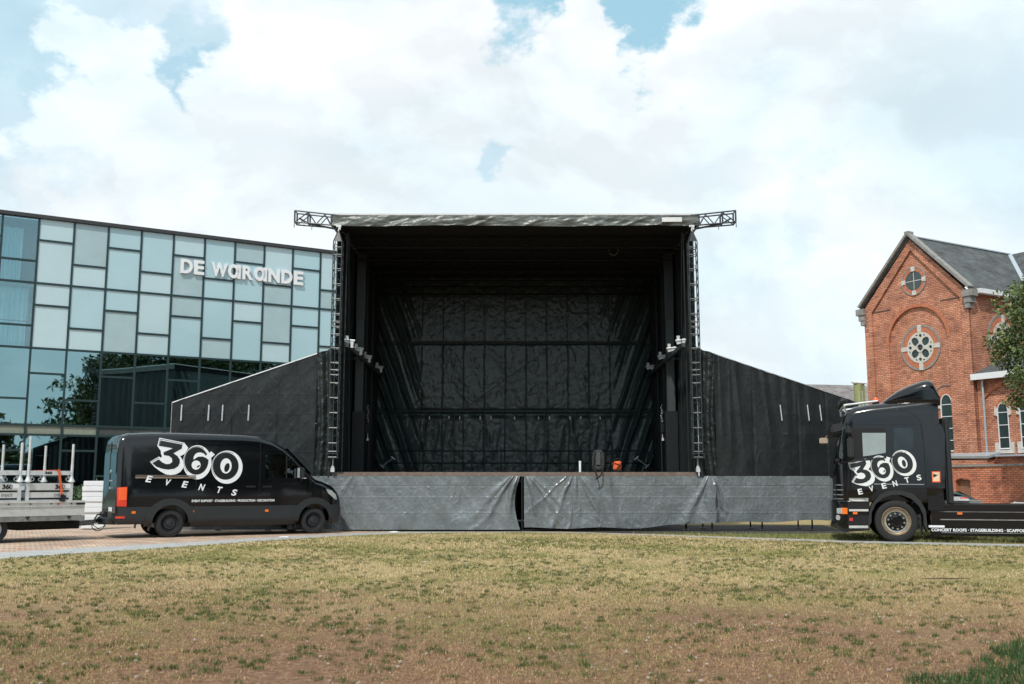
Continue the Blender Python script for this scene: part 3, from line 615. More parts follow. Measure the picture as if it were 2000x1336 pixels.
sm.box((.1, 7.96, 6.8), (9.0, .015, .03)).box((.1, 7.92, 4.17), (9.4, .015, .035))
for px in (828, 887, 947, 1063, 1124, 1183): 
    x = at(px, 860, 38).x-.1; sm.box((x, 7.85, 2.95), (.035, .05, 2.4))
sm.build('curtain_seam', M['trim'], ST)
for px in (839, 877, 898, 938, 959, 1005, 1052, 1073, 1113, 1134, 1172):
    p = at(px, 816, 38.05); MB().prism([(-.025, -.06), (.025, -.06), (.012, .06), (-.012, .06)], lambda a, b, d, p=p: (p.x-.1+a, 7.82+d, p.z+b), 0, .01).build('tie_tag', M['white'], ST)
for s in (-1, 1):
    cbm = MB().tube((s*-4.95, 7.55, 9.1), (s*5.2, 7.1, 1.85), .011, 5).build('bracing_cable', M['grey_steel'], ST)
    MB().tube((s*4.55, 7.13, 2.33), (s*4.95, 7.11, 2.04), .03, 6).bar((s*4.45, 7.13, 2.28), (s*4.6, 7.13, 2.42), .05).bar((s*4.85, 7.1, 1.98), (s*5.0, 7.1, 2.12), .04).build('turnbuckle', M['steel'], cbm)
# guard rail along the back of the deck
gr = thing('guard_rail', 'low black tube guard rail along the back of the stage deck', 'railing', (.1, 37.5, DZ))
rl = MB()
for z in (.87, .42): rl.tube((-4.9, 0, z), (5.0, 0, z), .025, 6)
rl.build('rail', M['trim'], gr)
for x in np.arange(-4.9, 5.1, 1.1): MB().tube((x, 0, 0), (x, 0, .87), .025, 6).box((x, 0, .01), (.12, .12, .02)).build('post', M['trim'], gr)
# hanging truss towers
rungs = [484.6, 499, 527, 556, 585, 614, 629, 639, 653.7, 680.6, 709, 723, 732.7, 748.5, 777.4, 806.6, 836, 865.7, 882, 893]
for s in (-1, 1):
    tw = thing('truss_tower', ('grey lattice truss tower at the stage corner nearer the %s' % ('glass building' if s < 0 else 'church')), 'truss tower', (.1+s*5.46, 30.0, DZ), group='lattice towers at the front stage corners')
    a = .13; zb = at(1355, 893, 30).z-DZ; zt = at(1355, 473, 30).z-DZ; tp = at(1355, 452, 30).z-DZ
    ch = MB()
    for x in (-a, a):
        for y in (-a, a): ch.tube((x, y, zb), (x, y, zt), .017, 6)
    ch.tube((0, -a, zb), (0, -a, zt), .012, 6); ch.build('chord', M['grey_steel'], tw)
    rg = MB(); dg = MB()
    for py in rungs:
        z = at(1355, py, 30).z-DZ
        rg.tube((-a, -a, z), (a, -a, z), .015, 6); rg.tube((-a, a, z), (a, a, z), .012, 6)
        for x in (-a, a): rg.tube((x, -a, z), (x, a, z), .012, 6)
    rg.build('rung', mat('rung_steel', (.20, .21, .215), .45, .3), tw)
    n_ = 26
    for i in range(n_):
        z0, z1 = zb+(zt-zb)*i/n_, zb+(zt-zb)*(i+1)/n_
        dg.tube((-a, -a, z0), (-a, a, z1), .009, 5); dg.tube((a, a, z0), (a, -a, z1), .009, 5); dg.tube((-a*(1-2*(i % 2)), a, z0), (a*(1-2*(i % 2)), a, z1), .009, 5)
    dg.build('diagonal', M['grey_steel'], tw)
    hp = MB()
    for x in (-a, a):
        for y in (-a, a): hp.tube((x, y, zt), (x*.15, y*.15, tp), .015, 6)
    hp.add([(-a, -a, zt), (a, -a, zt), (0, -.02, tp)], [(0, 1, 2)]); hp.build('top_cone', M['black_steel'], tw)
    MB().tube((0, 0, tp), (0, 0, tp+.16), .022, 6).box((0, 0, tp+.17), (.16, .07, .06)).box((.04, -.03, tp+.09), (.05, .05, .09)).build('hook', M['steel_white'], tw)
    MB().box((0, -.02, zb-.02), (.36, .34, .03)).box((0, -.02, zb+.10), (.36, .34, .02)).tube((-.17, -.18, zb-.02), (-.17, -.18, zb+.1), .012).tube((.17, -.18, zb-.02), (.17, -.18, zb+.1), .012).build('base_tray', M['grey_steel'], tw)
    MB().tube((0, 0, .10), (0, 0, zb), .018, 6).box((0, 0, .06), (.11, .11, .12)).tube((0, 0, .12), (0, 0, .18), .045, 8).build('base_jack', M['steel_white'], tw)
    ch_ = thing('chain_hoist', 'small chain hoist hanging beside the stage column nearest the %s' % ('glass building' if s < 0 else 'church'), 'hoist', (.1+s*5.02, 34.0, 3.15), group='chain hoists inside the stage')
    MB().box((0, 0, .12), (.12, .12, .30)).box((.03, -.07, .1), (.05, .02, .2)).build('body', M['black_steel'], ch_, bevel=.01)
    cn = MB()
    for i in range(14): cn.lathe([(.016, -.004), (.024, 0), (.016, .004)], (.012*(-1)**i+.02*math.sin(i), 0, .32+.045*i), 'y' if i % 2 else 'x', 8)
    cn.build('chain', M['steel_white'], ch_)
    MB().tube((0, 0, -.05), (.01, 0, -.22), .012).box((.01, 0, -.25), (.07, .04, .09)).build('hook', M['steel_white'], ch_)
# stage lamp
p = at(1198, 490, 33.5); sp = thing('stage_lamp', 'single round stage spotlight hanging under the dark roof', 'spotlight', (p.x, p.y, p.z))
MB().lathe([(.03, .35), (.12, .33), (.15, .12), (.165, 0), (.15, -.01)], (0, 0, 0), 'y', 24).build('housing', M['black_steel'], sp, smooth=40)
MB().lathe([(.135, -.015), (.165, -.03), (.17, 0), (.15, .01), (.135, -.015)], (0, 0, 0), 'y', 24).build('rim', M['steel'], sp, smooth=40)
MB().lathe([(0, .02), (.08, .015), (.14, .005)], (0, 0, 0), 'y', 24).build('lens', M['black_steel'], sp, smooth=40)
MB().bar((-.19, .12, 0), (-.19, .12, .3), .03).bar((.19, .12, 0), (.19, .12, .3), .03).bar((-.19, .12, .3), (.19, .12, .3), .03).tube((0, .12, .3), (0, .12, .45), .02).box((-.3, .1, .05), (.06, .03, .12), Matrix.Rotation(.4, 3, 'Y')).build('yoke', M['grey_steel'], sp)
# things left on the deck edge
rp = thing('rucksack', 'black rucksack with shoulder straps slumped over the stage edge', 'rucksack', (at(1168, 922, 30.3).x, 30.32, DZ))
bm = bmesh.new(); bmesh.ops.create_icosphere(bm, subdivisions=4, radius=1)
for v in bm.verts:
    c = v.co; q = (abs(c.x)**3+abs(c.y)**3+abs(c.z)**3)**(-1/3); v.co = Vector((c.x*q*.17*(1-.15*max(0, c.z)), c.y*q*.10, .34+c.z*q*.32))
    v.co += Vector((0, -.02*math.sin(v.co.z*19)*math.cos(v.co.x*9), 0))
me = bpy.data.meshes.new('pack_body'); bm.to_mesh(me); bm.free(); [setattr(f, 'use_smooth', True) for f in me.polygons]; link('pack_body', me, mat('rucksack_cloth', (.035, .04, .042), .8, var=.3, vs=14), rp)
for s in (-1, 1):
    MB().path([(s*.07, -.10, .64), (s*.12, -.15, .60), (s*.15, -.16, .42), (s*.16, -.14, .2), (s*.14, -.1, .08)], .028, 8).build('shoulder_strap', mat('grey_strap', (.04, .043, .045), .8), rp)
    MB().path([(s*.12, -.12, .12), (s*.10, -.3, .02), (s*.05+.0, -.43, -.10-.06*(s < 0)), (s*.0-.1, -.45, -.22)], .022, 6).build('hip_strap', M['matte_black'], rp)
MB().box((0, -.115, .40), (.13, .02, .36)).build('back_pad', mat('pad_mesh', (.07, .08, .08), .9, var=.3, vs=30), rp)
ob_ = thing('orange_bag', 'orange and black roll-top bag standing on the stage edge beside the rucksack', 'bag', (at(1206, 922, 30.6).x, 30.7, DZ))
def blob(name, m, par, sx, sy, sz, cz, wob, sd):
    bm = bmesh.new(); bmesh.ops.create_icosphere(bm, subdivisions=4, radius=1); rr_ = np.random.default_rng(sd); k = rr_.random((6, 3))*8-4
    for v in bm.verts:
        c = v.co.copy(); q = (abs(c.x)**4+abs(c.y)**4+abs(c.z)**4)**(-1/4); w_ = 1+wob*sum(math.sin(float(a)*c.x+float(b)*c.y+float(d)*c.z) for a, b, d in k)/3
        v.co = Vector((c.x*q*sx*w_, c.y*q*sy*w_, cz+c.z*q*sz))
    me = bpy.data.meshes.new(name); bm.to_mesh(me); bm.free(); [setattr(f, 'use_smooth', True) for f in me.polygons]; return link(name, me, m, par)
blob('bag_body', M['redorange'], ob_, .14, .10, .15, .19, .25, 3)
blob('bag_base', M['matte_black'], ob_, .15, .11, .05, .05, .1, 4)
MB().path([(-.14, -.06, .05), (-.15, -.09, .2), (-.10, -.1, .36), (.03, -.08, .42), (.12, -.06, .36)], .022, 6).bar((-.08, -.12, .28), (.09, -.12, .2), .03, .02).bar((.09, -.12, .2), (-.03, -.12, .12), .03, .02).build('strap', M['matte_black'], ob_)
wt = thing('white_tube', 'short white plastic tube standing upright on the stage edge', 'tube', (at(1133, 922, 30.4).x, 30.4, DZ))
MB().lathe([(.0, .32), (.03, .32), (.035, .30), (.035, 0), (0, 0)], (0, 0, 0), 'z', 14).build('tube_body', M['white'], wt, smooth=40)
MB().lathe([(.0, .335), (.038, .335), (.040, .29), (.036, .285)], (0, 0, 0), 'z', 14).build('cap', M['white'], wt, smooth=40)
# skirts
def skirt(name, label, x0, x1, zb, sd, apex):
    def fn(u, v):
        x = x0+(x1-x0)*u; b = zb(x); z = b+(1.63-b)*v; dn = 1-v
        d = .03+(.075 if sd == 50 else .022)*rdg(x*2.3+.3*z, z*.22, sd+8)*sstep(5.5, 2.5, np.abs(x-1.2))+.10*dn*fbm(x*.8, z*.5, sd)+.03*fbm(x*2.1+z*1.3, z*.8, sd+5)+.016*rdg(x*2.6+z*1.1, z*.8, sd+3)+.012*rdg(x*5.5-z*.8, z*2.1, sd+7)+.006*fbm(x*14, z*14, sd+9)
        for ax, st in apex:
            ang = np.arctan2(x-ax, 1.85-z); rr_ = np.hypot(x-ax, 1.85-z); env = np.exp(-(ang/.95)**2)*sstep(.1, .5, rr_)*np.exp(-rr_*.35)
            rq = np.random.default_rng(int(sd+abs(ax)*10+900*(ax < 0))); wob_ = ang+.10*fbm(x*1.1, z*1.6, sd+1)
            for _k in range(9): d = d+st*env*.75*rq.uniform(.2, 1)*np.exp(-((wob_-rq.uniform(-1.0, 1.0))/rq.uniform(.03, .11))**2)
        d = d+.008*np.exp(-((z-.55)/.012)**2)+.008*np.exp(-((z-1.0)/.012)**2)-.008*np.exp(-((z-1.33)/.012)**2)
        fx = (x/.45) % 1; d = d+.004*np.exp(-((fx-.5)/.05)**2)
        xx = x.copy()
        if sd == 40: xx = x-.16*np.exp(-((x-x1)/.35)**2)*np.sin(v*3.14159)*(x > x1-1)
        return xx, 30.2-.08-d, z
    o = grid(name, fn, 0, 1, 0, 1, int((x1-x0)*70), 110, M['skirt']); return tag(o, label, 'tarpaulin', 'tarpaulin skirts along the stage front')
skirt('skirt_tarpaulin', 'dull grey tarpaulin skirt below the stage beside the van, reaching the ground', -10.1, .24, lambda x: .05+0*x, 40, [(-4.6, .05), (.2, .22)])
skirt('skirt_tarpaulin', 'shiny silver tarpaulin skirt below the stage beside the truck, its hem lifted', .36, 10.25, lambda x: .10+.02*np.sin(x*3)+.17*sstep(3.5, 6.2, x)+.05*sstep(7, 9, x), 50, [(.35, .20), (1.9, .12), (6.0, .26)])
for s_ in (0,): MB().box((-1.2, DEP+.05, .85), (8.6, .03, 1.6)).box((3.15, DEP/2+2, .85), (.03, 4, 1.6)).build('dark_backing_sheet', M['matte_black'], ST)  # black sheets added under the deck so the skirt gap stays dark
MB().path([(.30, 30.1, 1.6), (.30, 30.1, .05)], .02, 6).build('skirt_pole', M['black_steel'], None)
tag(bpy.data.objects['skirt_pole'], 'thin dark pole in the gap between the two tarpaulin skirts', 'pole')
# wings
def wing(s):
    lab = 'black tarpaulin side wing sloping down towards the %s' % ('glass building' if s < 0 else 'truck')
    w = thing('side_wing', lab, 'stage wing', (.1, 30.2, 0), group='side wings of the stage')
    xi, xm, xo = 5.62, 6.05, 10.4; ZI, ZMm, ZO = 5.52, 5.33, 3.83; zb = 1.60
    top = lambda x: np.interp(x, [xm, xo], [ZMm, ZO])
    def fn(u, v):
        x = xm+(xo-xm)*u; t = top(x); z = zb+(t-zb)*v
        d = .02+.06*rdg(x*2.6+.35*z*np.sin(x), z*.14, 21)*sstep(1.4, 3.6, z)+.010*rdg(x*1.4-z*.9, z*.5, 29)+.02*np.sin(x*14+np.sin(x*3)*2)*np.clip((z-t+1.8)/1.8, 0, 1)*.6+.03*fbm(x*1.2+z*.9, z*.6, 23)+.012*rdg(x*3+z*1.5, z*1.1, 25)
        for zz in (2.35, 2.9, 3.5, 4.1, 4.7): d = d+.002*np.exp(-((z-zz)/.015)**2)
        for xx in (7.2, 8.55, 9.4): d = d-.03*np.exp(-((x-xx)/.035)**2)*sstep(5, 2.5, z)
        return s*x, -.02-d, z
    grid('wing_tarp', fn, 0, 1, 0, 1, 420, 300, M['pvc_wing'], w)
    def ga(u, v):
        x = xi-.1+(xm+.05-xi+.1)*u; t = np.interp(x, [xi-.1, xm], [ZI, ZMm+.02]); z = zb+(t-zb)*v
        d = .10*rdg(x*3.2+z*.22, z*.33, 31)+.06*np.sin(x*21+z*.9+2*np.sin(z*.8))+.035*fbm(x*9, z*7, 33)
        return s*(x-.10*u*np.sin(v*3.1)), -.05-d, z
    grid('gathered_tarp', ga, 0, 1, 0, 1, 70, 260, M['pvc'], w)
    ed = M['white'] if s < 0 else M['steel']; wd = .018 if s < 0 else .010
    MB().bar((s*xm, -.06, ZMm+.01), (s*xo, -.06, ZO+.01), wd*1.6).bar((s*(xo+.0), -.06, zb), (s*(xo+.0), -.06, ZO), wd).build('edge_trim', ed, w)
    for px in ((357, 410, 437, 488) if s < 0 else (1524, 1577, 1601)):
        p0 = at(px+(0 if s < 0 else -2), 791, 30.15); p1 = at(px+(-2 if s < 0 else 2), 822, 30.15)
        MB().bar((p0.x-.1, -.14, p0.z), (p1.x-.1, -.13, p1.z), .035, .012).build('lashing_strap', M['white'], w)
    fb = MB()
    for x in (5.9, 7.4, 8.9, 10.3):
        t = float(np.interp(x, [xm, xo], [ZMm, ZO]))
        for y in (.12, 1.6): fb.tube((s*x, y, .05), (s*x, y, t-.06), .025, 6).box((s*x, y, .03), (.15, .15, .02))
        for z in (.35, 1.6, 3.3): fb.tube((s*x, .12, z), (s*x, 1.6, z), .022, 6)
    for y in (.12, 1.6):
        for z in (.35, 1.6, 3.3): fb.tube((s*5.9, y, z), (s*10.3, y, z), .022, 6)
        fb.tube((s*5.9, y, ZMm-.1), (s*10.3, y, ZO-.06), .022, 6)
        for x in (5.9, 7.4, 8.9): fb.tube((s*x, y, .4), (s*(x+1.45), y, 1.6), .02, 6)
    fb.build('scaffold_frame', M['black_steel'], w)
    grid('wing_tarp', lambda u, v: (s*(xm+(xo-xm)*u), 1.7+.02*np.sin(u*60), zb+(np.interp(xm+(xo-xm)*u, [xm, xo], [ZMm, ZO])-zb)*v), 0, 1, 0, 1, 60, 10, M['pvc_wing'], w)
wing(-1); wing(1)
# ------------------------------------------------------------------ vehicles
def loft_x(xs, top, bot, hw, r, tum, flat=14, arc=7, crown=.03, z0t=1.1, zsp=1.5):
    """body lofted along x; returns mesh builder and side(x, z) -> half width there"""
    T = lambda x: float(np.interp(x, [p[0] for p in top], [p[1] for p in top]))
    B = lambda x: float(np.interp(x, [p[0] for p in bot], [p[1] for p in bot]))
    Hh = lambda x: float(np.interp(x, [p[0] for p in hw], [p[1] for p in hw]))
    def side(x, z):
        t = T(x); y = Hh(x)*(1-tum*max(0, (z-z0t)/zsp)**1.4); rr = min(r, (t-B(x))*.45)
        if z > t-rr: q = min(1, (z-t+rr)/rr); y -= rr*(1-math.sqrt(max(0, 1-q*q)))
        b = B(x)
        if z < b+.12: y -= .04*(1-(z-b)/.12)**2
        return y
    mb = MB(); rings = []
    for x in xs:
        t, b = T(x), B(x); rr = min(r, (t-b)*.45); zs = list(np.linspace(b, t-rr, flat))+[t-rr+rr*math.sin(math.pi/2*(i+1)/arc) for i in range(arc-1)]
        half = [(side(x, z), z) for z in zs]; yl = half[-1][0]
        cr_ = [(yl*(1-(i+1)/5), t-.0+crown*(1-(1-(i+1)/5)**2)*min(1, (t-b))) for i in range(5)]
        pts = [(x, -y, z) for y, z in half]+[(x, -y, z) for y, z in cr_]+[(x, y, z) for y, z in cr_[-2::-1]]+[(x, y, z) for y, z in reversed(half)]
        rings.append(pts)
    n = len(rings[0]); vs = [p for q in rings for p in q]; fs = []
    for k in range(len(rings)-1):
        for i in range(n): fs.append((k*n+i, k*n+(i+1) % n, (k+1)*n+(i+1) % n, (k+1)*n+i))
    fs.append(tuple(range(n-1, -1, -1))); fs.append(tuple((len(rings)-1)*n+i for i in range(n))); mb.add(vs, fs)
    return mb, side
def cut(o, cutters):
    for c in cutters:
        md = o.modifiers.new('b', 'BOOLEAN'); md.operation = 'DIFFERENCE'; md.solver = 'EXACT'; md.object = c
    bpy.context.view_layer.update(); d = bpy.context.evaluated_depsgraph_get(); me = bpy.data.meshes.new_from_object(o.evaluated_get(d)); o.modifiers.clear(); o.data = me
    me.polygons.foreach_set('use_smooth', [True]*len(me.polygons)); me.set_sharp_from_angle(angle=R(28))
    for c in cutters: bpy.data.objects.remove(c)
def wheel(par, x, y, r, wd, sgn, kind):
    """sgn: which way the outer face looks along y"""
    f = lambda p: [(a, b*-sgn) for a, b in p]
    w = wd/2
    if kind == 'van':
        o = MB().lathe(f([(r*.60, w*.2), (r*.62, -w*.85), (r*.66, -w), (r*.80, -w*1.02), (r*.93, -w*.92), (r*.985, -w*.7), (r, -w*.4), (r, w*.5), (r*.97, w*.8), (r*.9, w), (r*.6, w)]), (x, y, r), 'y', 48).build('wheel', M['rubber'], par, smooth=30)
        rm = MB().lathe(f([(r*.62, -w*.80), (r*.60, -w*.92), (r*.57, -w*.78), (r*.55, -w*.35), (r*.48, -w*.30), (r*.40, -w*.62), (r*.30, -w*.66), (r*.24, -w*.62), (r*.20, -w*.8), (r*.10, -w*.88), (0, -w*.88)]), (x, y, r), 'y', 40).build('rim', M['rim_dark'], o, smooth=25)
        h = MB()
        for i in range(14):
            a = 2*math.pi*i/14; h.tube((x+r*.47*math.cos(a), y+sgn*w*.34, r+r*.47*math.sin(a)), (x+r*.47*math.cos(a), y+sgn*w*.40, r+r*.47*math.sin(a)), r*.035, 8)
        h.build('rim_hole', M['trim'], o)
    else:
        o = MB().lathe(f([(r*.68, w*.2), (r*.68, -w*.8), (r*.71, -w*.96), (r*.80, -w*1.03), (r*.92, -w*.98), (r*.97, -w*.9), (r, -w*.72), (r, w*.72), (r*.97, w*.9), (r*.9, w), (r*.68, w)]), (x, y, r), 'y', 64).build('wheel', M['rubber'], par, smooth=30)
        for q in (-.62, -.25, .25, .62): pass
        MB().lathe(f([(r*.69, -w*.85), (r*.68, -w*.98), (r*.65, -w*.99), (r*.60, -w*.80), (r*.57, -w*.74)]), (x, y, r), 'y', 56).build('rim', M['bronze'], o, smooth=30)
        h = MB().lathe(f([(r*.57, -w*.74), (r*.54, -w*.62), (r*.48, -w*.60), (r*.46, -w*.66)]), (x, y, r), 'y', 48)
        for i in range(10):
            a = 2*math.pi*i/10+.2; h.tube((x+r*.37*math.cos(a), y+sgn*w*.70, r+r*.37*math.sin(a)), (x+r*.37*math.cos(a), y+sgn*w*.92, r+r*.37*math.sin(a)), r*.045, 8)
        h.build('rim_disc', M['chrome'], o, smooth=30)
        MB().lathe(f([(r*.46, -w*.66), (r*.44, -w*.72), (r*.30, -w*.74), (r*.27, -w*.95), (r*.22, -w*1.05), (0, -w*1.05)]), (x, y, r), 'y', 48).build('hub', M['paint'], o, smooth=30)
    return o
# the painted logo, in its own flat drawing units (y up)
def up(P): return [(a, -b) for a, b in P]
L3o = up([(275, 118), (690, 198), (757, 285), (738, 335), (700, 400), (628, 440), (668, 500), (692, 570), (685, 650), (640, 720), (570, 762), (480, 776), (400, 765), (300, 705), (215, 640), (135, 545), (278, 452), (318, 478), (325, 440), (308, 400), (305, 350), (245, 265)])
L3f = up([(295, 165), (660, 232), (648, 305), (512, 390), (585, 440), (622, 500), (625, 560), (598, 620), (540, 662), (440, 680), (340, 666), (240, 630), (172, 568), (278, 500), (330, 552), (400, 585), (462, 578), (500, 540), (492, 480), (440, 436), (356, 425), (350, 375), (505, 300), (276, 262)])
def draw_logo(name, par, mapf, tf, LO=0):
    T = lambda P: tf(P) if not isinstance(P, tuple) else (tf(P[0]), P[1])
    decal(name, [T(L3o)], mapf, M['white'], par, .003+LO, maxlen=.12)
    decal(name, [T(up(ell(920, 545, 242, 308)))], mapf, M['white'], par, .0045+LO, maxlen=.12)
    decal(name, [T(up(ell(1435, 628, 272, 302)))], mapf, M['white'], par, .0060+LO, maxlen=.12)
    lo = M['logo_black']; fill = name+'_fill'
    decal(fill, [T(L3f)], mapf, lo, par, .0075+LO, maxlen=.12)
    decal(fill, [T(up(ell(906, 520, 203, 248)))], mapf, lo, par, .0075+LO, maxlen=.12)
    decal(fill, [T(up(ell(1412, 610, 226, 248)))], mapf, lo, par, .0075+LO, maxlen=.12)
    w = name+'_inner'
    decal(w, [T(up([(850, 500), (858, 440), (885, 395), (930, 370), (985, 370), (1030, 390), (1062, 425), (1150, 345), (1215, 402), (1112, 500), (1060, 460), (1000, 440), (930, 445)]))], mapf, M['white'], par, .0092+LO, maxlen=.12)
    decal(w, [T(up(ell(900, 596, 76, 82)))], mapf, M['white'], par, .0092+LO, maxlen=.12)
    decal(w, [T(up(ell(1415, 606, 98, 138)))], mapf, M['white'], par, .0092+LO, maxlen=.12)
    decal(fill, [T(up(ell(938, 618, 34, 14, -.7)))], mapf, lo, par, .0106+LO, maxlen=None)
    decal(fill, [T(up(ell(1432, 636, 44, 84, .25)))], mapf, lo, par, .0106+LO, maxlen=None)
    # fine dark pinstripe inside the white border
    pin = stroke(up([(150, 548), (278, 470)]), 7)+stroke(up([(268, 262), (288, 140), (675, 216)]), 7)+[up(ell(920, 535, 222, 276, 0, 30, math.pi*.75, math.pi*1.75))[0:0] or x for x in stroke(up(ell(914, 528, 222, 268, 0, 24, math.pi*.75, math.pi*1.7)), 7)]
    pin += stroke(up(ell(1424, 618, 248, 268, 0, 24, math.pi*.75, math.pi*1.7)), 7)
    decal(fill, [T(p) for p in pin], mapf, lo, par, .0092+LO, maxlen=None)
M['vwin'] = mat('dark_window', (.008, .015, .017), .06, var=.6, vs=2.2, spec=.6, coat=.4)
M['vanglass'] = glass('green_tinted_glass', (.50, .62, .60), .9, (.85, 1, 1), base=.05)
M['logo_black'] = mat('black_film', (.012, .013, .015), .3, var=0, coat=.4)

# ---- van
VH = R(31); VS_ = 1.06
near = Vector((-9.0, 26.6)); vl = Vector((-math.sin(VH), math.cos(VH)))
vo = near+vl*(.97*VS_)
van = thing('delivery_van', 'black panel van with white 360 EVENTS lettering parked left of the stage', 'van', (vo.x, vo.y, 0), VH, scale=VS_)
vtop = [(-1.30, 2.30), (-1.27, 2.42), (-1.20, 2.50), (-1.05, 2.555), (-.6, 2.585), (0, 2.60), (1.8, 2.59), (2.2, 2.56), (2.55, 2.47), (2.85, 2.31), (3.1, 2.10), (3.66, 1.53), (3.78, 1.44), (4.0, 1.37), (4.25, 1.27), (4.42, 1.15), (4.52, .98), (4.58, .74), (4.60, .5)]
vhw = [(-1.30, .955), (-1.22, .985), (-1.0, 1.0), (3.6, 1.0), (4.0, .985), (4.3, .93), (4.5, .82), (4.60, .66)]
vx = sorted(set([p[0] for p in vtop]+list(np.round(np.arange(-1.1, 4.2, .18), 3))+[4.1, 4.34, 4.48, 4.55]))
mb, vside = loft_x(vx, vtop, [(-1.3, .36), (4.0, .33), (4.6, .36)], vhw, .17, .085)
body = mb.build('body', M['paint'], van)
WB = 3.72
cs = []
for x in (0, WB):
    for s in (-1, 1): cs.append(MB().tube((x, s*.62, .36), (x, s*1.25, .36), .435, 48).build('c', None, van))
VWIN = [(2.37, 1.48), (3.44, 1.48), (3.40, 1.58), (2.97, 2.05), (2.88, 2.09), (2.40, 2.09), (2.37, 2.06)]
cs.append(MB().prism(VWIN, lambda a, b, d: (a, d, b), -1.3, 1.3).build('c', None, van))
cut(body, cs)
vm = lambda x, z, o: (x, -(vside(x, z)+o), z)
vmr = lambda x, z, o: (x, (vside(x, z)+o), z)
for x in (0, WB):
    for s in (-1, 1): wheel(van, x, s*.86, .345, .235, s, 'van')
for mp_ in (vm, vmr):      # both flanks
    vis = mp_ is vm
    # lower cladding, notched round the arches
    def notch(cx, r, a0=0, a1=180): return [(cx-r*math.cos(R(t)), .36+r*math.sin(R(t))) for t in np.linspace(a0, a1, 16)]
    lo_ = [(-.98, .76), (-.98, .30), (-.50, .30)]+[(a, b) for a, b in notch(0, .50) if b > .30 and b < .8]+[(.50, .30), (WB-.50, .30)]
    seg1 = [(-1.24, .76), (-1.24, .34), (-.5, .34)]+[p for p in notch(0, .50, 0, 52)]+[(-.36, .76)]
    seg2 = [(.34, .76)]+[p for p in notch(0, .50, 128, 180)]+[(.5, .27), (WB-.5, .27)]+[p for p in notch(WB, .50, 0, 52)]+[(WB-.34, .76)]
    decal('lower_cladding', [seg1], mp_, M['plastic'], van, .022, thick=.03, maxlen=.2)
    decal('lower_cladding', [seg2], mp_, M['plastic'], van, .022, thick=.03, maxlen=.2)
    for cx in (0, WB):
        a0, a1 = (-8, 180) if cx == 0 else (0, 176)
        ang = [R(t) for t in np.linspace(a0, a1, 36)]; o_ = [(cx-.615*math.cos(t), .36+.60*math.sin(t)) for t in ang]; i_ = [(cx-.437*math.cos(t), .36+.437*math.sin(t)) for t in ang]; n = len(ang)
        decal('arch_flare', [(o_+i_, [[k, k+1, n+k+1, n+k] for k in range(n-1)])], mp_, M['plastic'], van, .045, thick=.06, maxlen=None)
    decal('sill', [rect(.52, WB-.52, .25, .42)], mp_, M['trim'], van, .010, thick=.05, maxlen=.25)
    # front bumper corner and rear bumper
    decal('bumper', [[(WB+.47, .76), (WB+.47, .45), (WB+.55, .27), (4.50, .30), (4.56, .55), (4.57, .74), (4.45, .80)]], mp_, M['plastic'], van, .02, thick=.05, maxlen=.12)
    # glass and recessed panels
    decal('side_panel_recess', [rrect(-.98, .50, 1.46, 2.10, .07)], mp_, M['paint'], van, -.002+.008, thick=.012, maxlen=.25)
    decal('side_panel_recess', [rrect(.66, 2.12, 1.46, 2.10, .06)], mp_, M['paint'], van, -.002+.008, thick=.012, maxlen=.25)
    decal('door_window', [VWIN], mp_, M['vanglass'], van, -.006, maxlen=.25)
    decal('window_divider', stroke([(2.93, 1.46), (2.93, 2.08)], .03), mp_, M['trim'], van, .012, thick=.01)
    decal('seam', stroke([(.585, 2.50), (.585, .44)], .012)+stroke([(2.22, 2.50), (2.22, .44)], .012)+stroke([(3.60, 1.36), (3.56, .95), (3.45, .76)], .012)+stroke([(2.22, 2.12), (2.22, 2.2), (2.9, 2.2), (3.55, 1.52), (3.60, 1.36)], .012), mp_, M['trim'], van, .003, maxlen=.2)
    decal('crease', stroke([(-.95, 1.24), (3.5, 1.22)], .035)+stroke([(.6, 1.40), (3.7, 1.40)], .02)+stroke([(-1.0, 2.19), (2.8, 2.19)], .025), mp_, M['paint'], van, .009, thick=.012, maxlen=.2)
    decal('slide_rail', [rect(-.88, .57, 1.455, 1.50)], mp_, M['brown_rail'], van, .030, thick=.03, maxlen=.3)
    decal('slide_rail', [rect(-.88, .57, 1.520, 1.535)], mp_, M['brown_rail'], van, .030, thick=.03, maxlen=.3)
    for x in (1.98, 2.42): decal('door_handle', [rrect(x-.12, x+.12, 1.225, 1.275, .02)], mp_, M['trim'], van, .04, thick=.05)
    for x in (-.88, .52, 2.42): decal('side_marker', [rrect(x-.045, x+.045, .60, .66, .01)], mp_, M['orange'], van, .030, thick=.01)
    decal('tail_light', [[(-1.285, 1.23), (-1.05, 1.25), (-1.05, .77), (-1.27, .78)]], mp_, M['red'], van, .012, thick=.02)
    decal('turn_signal', [[(-1.24, 1.23), (-1.06, 1.235), (-1.06, .93), (-1.24, .93)]], mp_, M['orange2'] if 'orange2' in M else M.setdefault('orange2', mat('signal_orange', (.9, .13, .03), .3, var=.1, coat=.5)), van, .018, thick=.01)
    decal('reflector', [rect(-1.29, -1.08, .49, .54)], mp_, M['red'], van, .03, thick=.01)
    decal('headlight', [[(4.04, 1.19), (4.22, 1.14), (4.36, 1.02), (4.40, .90), (4.33, .90), (4.20, 1.00), (4.10, 1.08)]], mp_, M['lens'], van, .010, thick=.02, maxlen=.05)
    m_ = 1 if mp_ is vmr else -1
    mi = MB().box((3.30, m_*1.10, 1.60), (.14, .20, .32)); mo = mi.build('door_mirror', M['plastic'], van, bevel=.035)
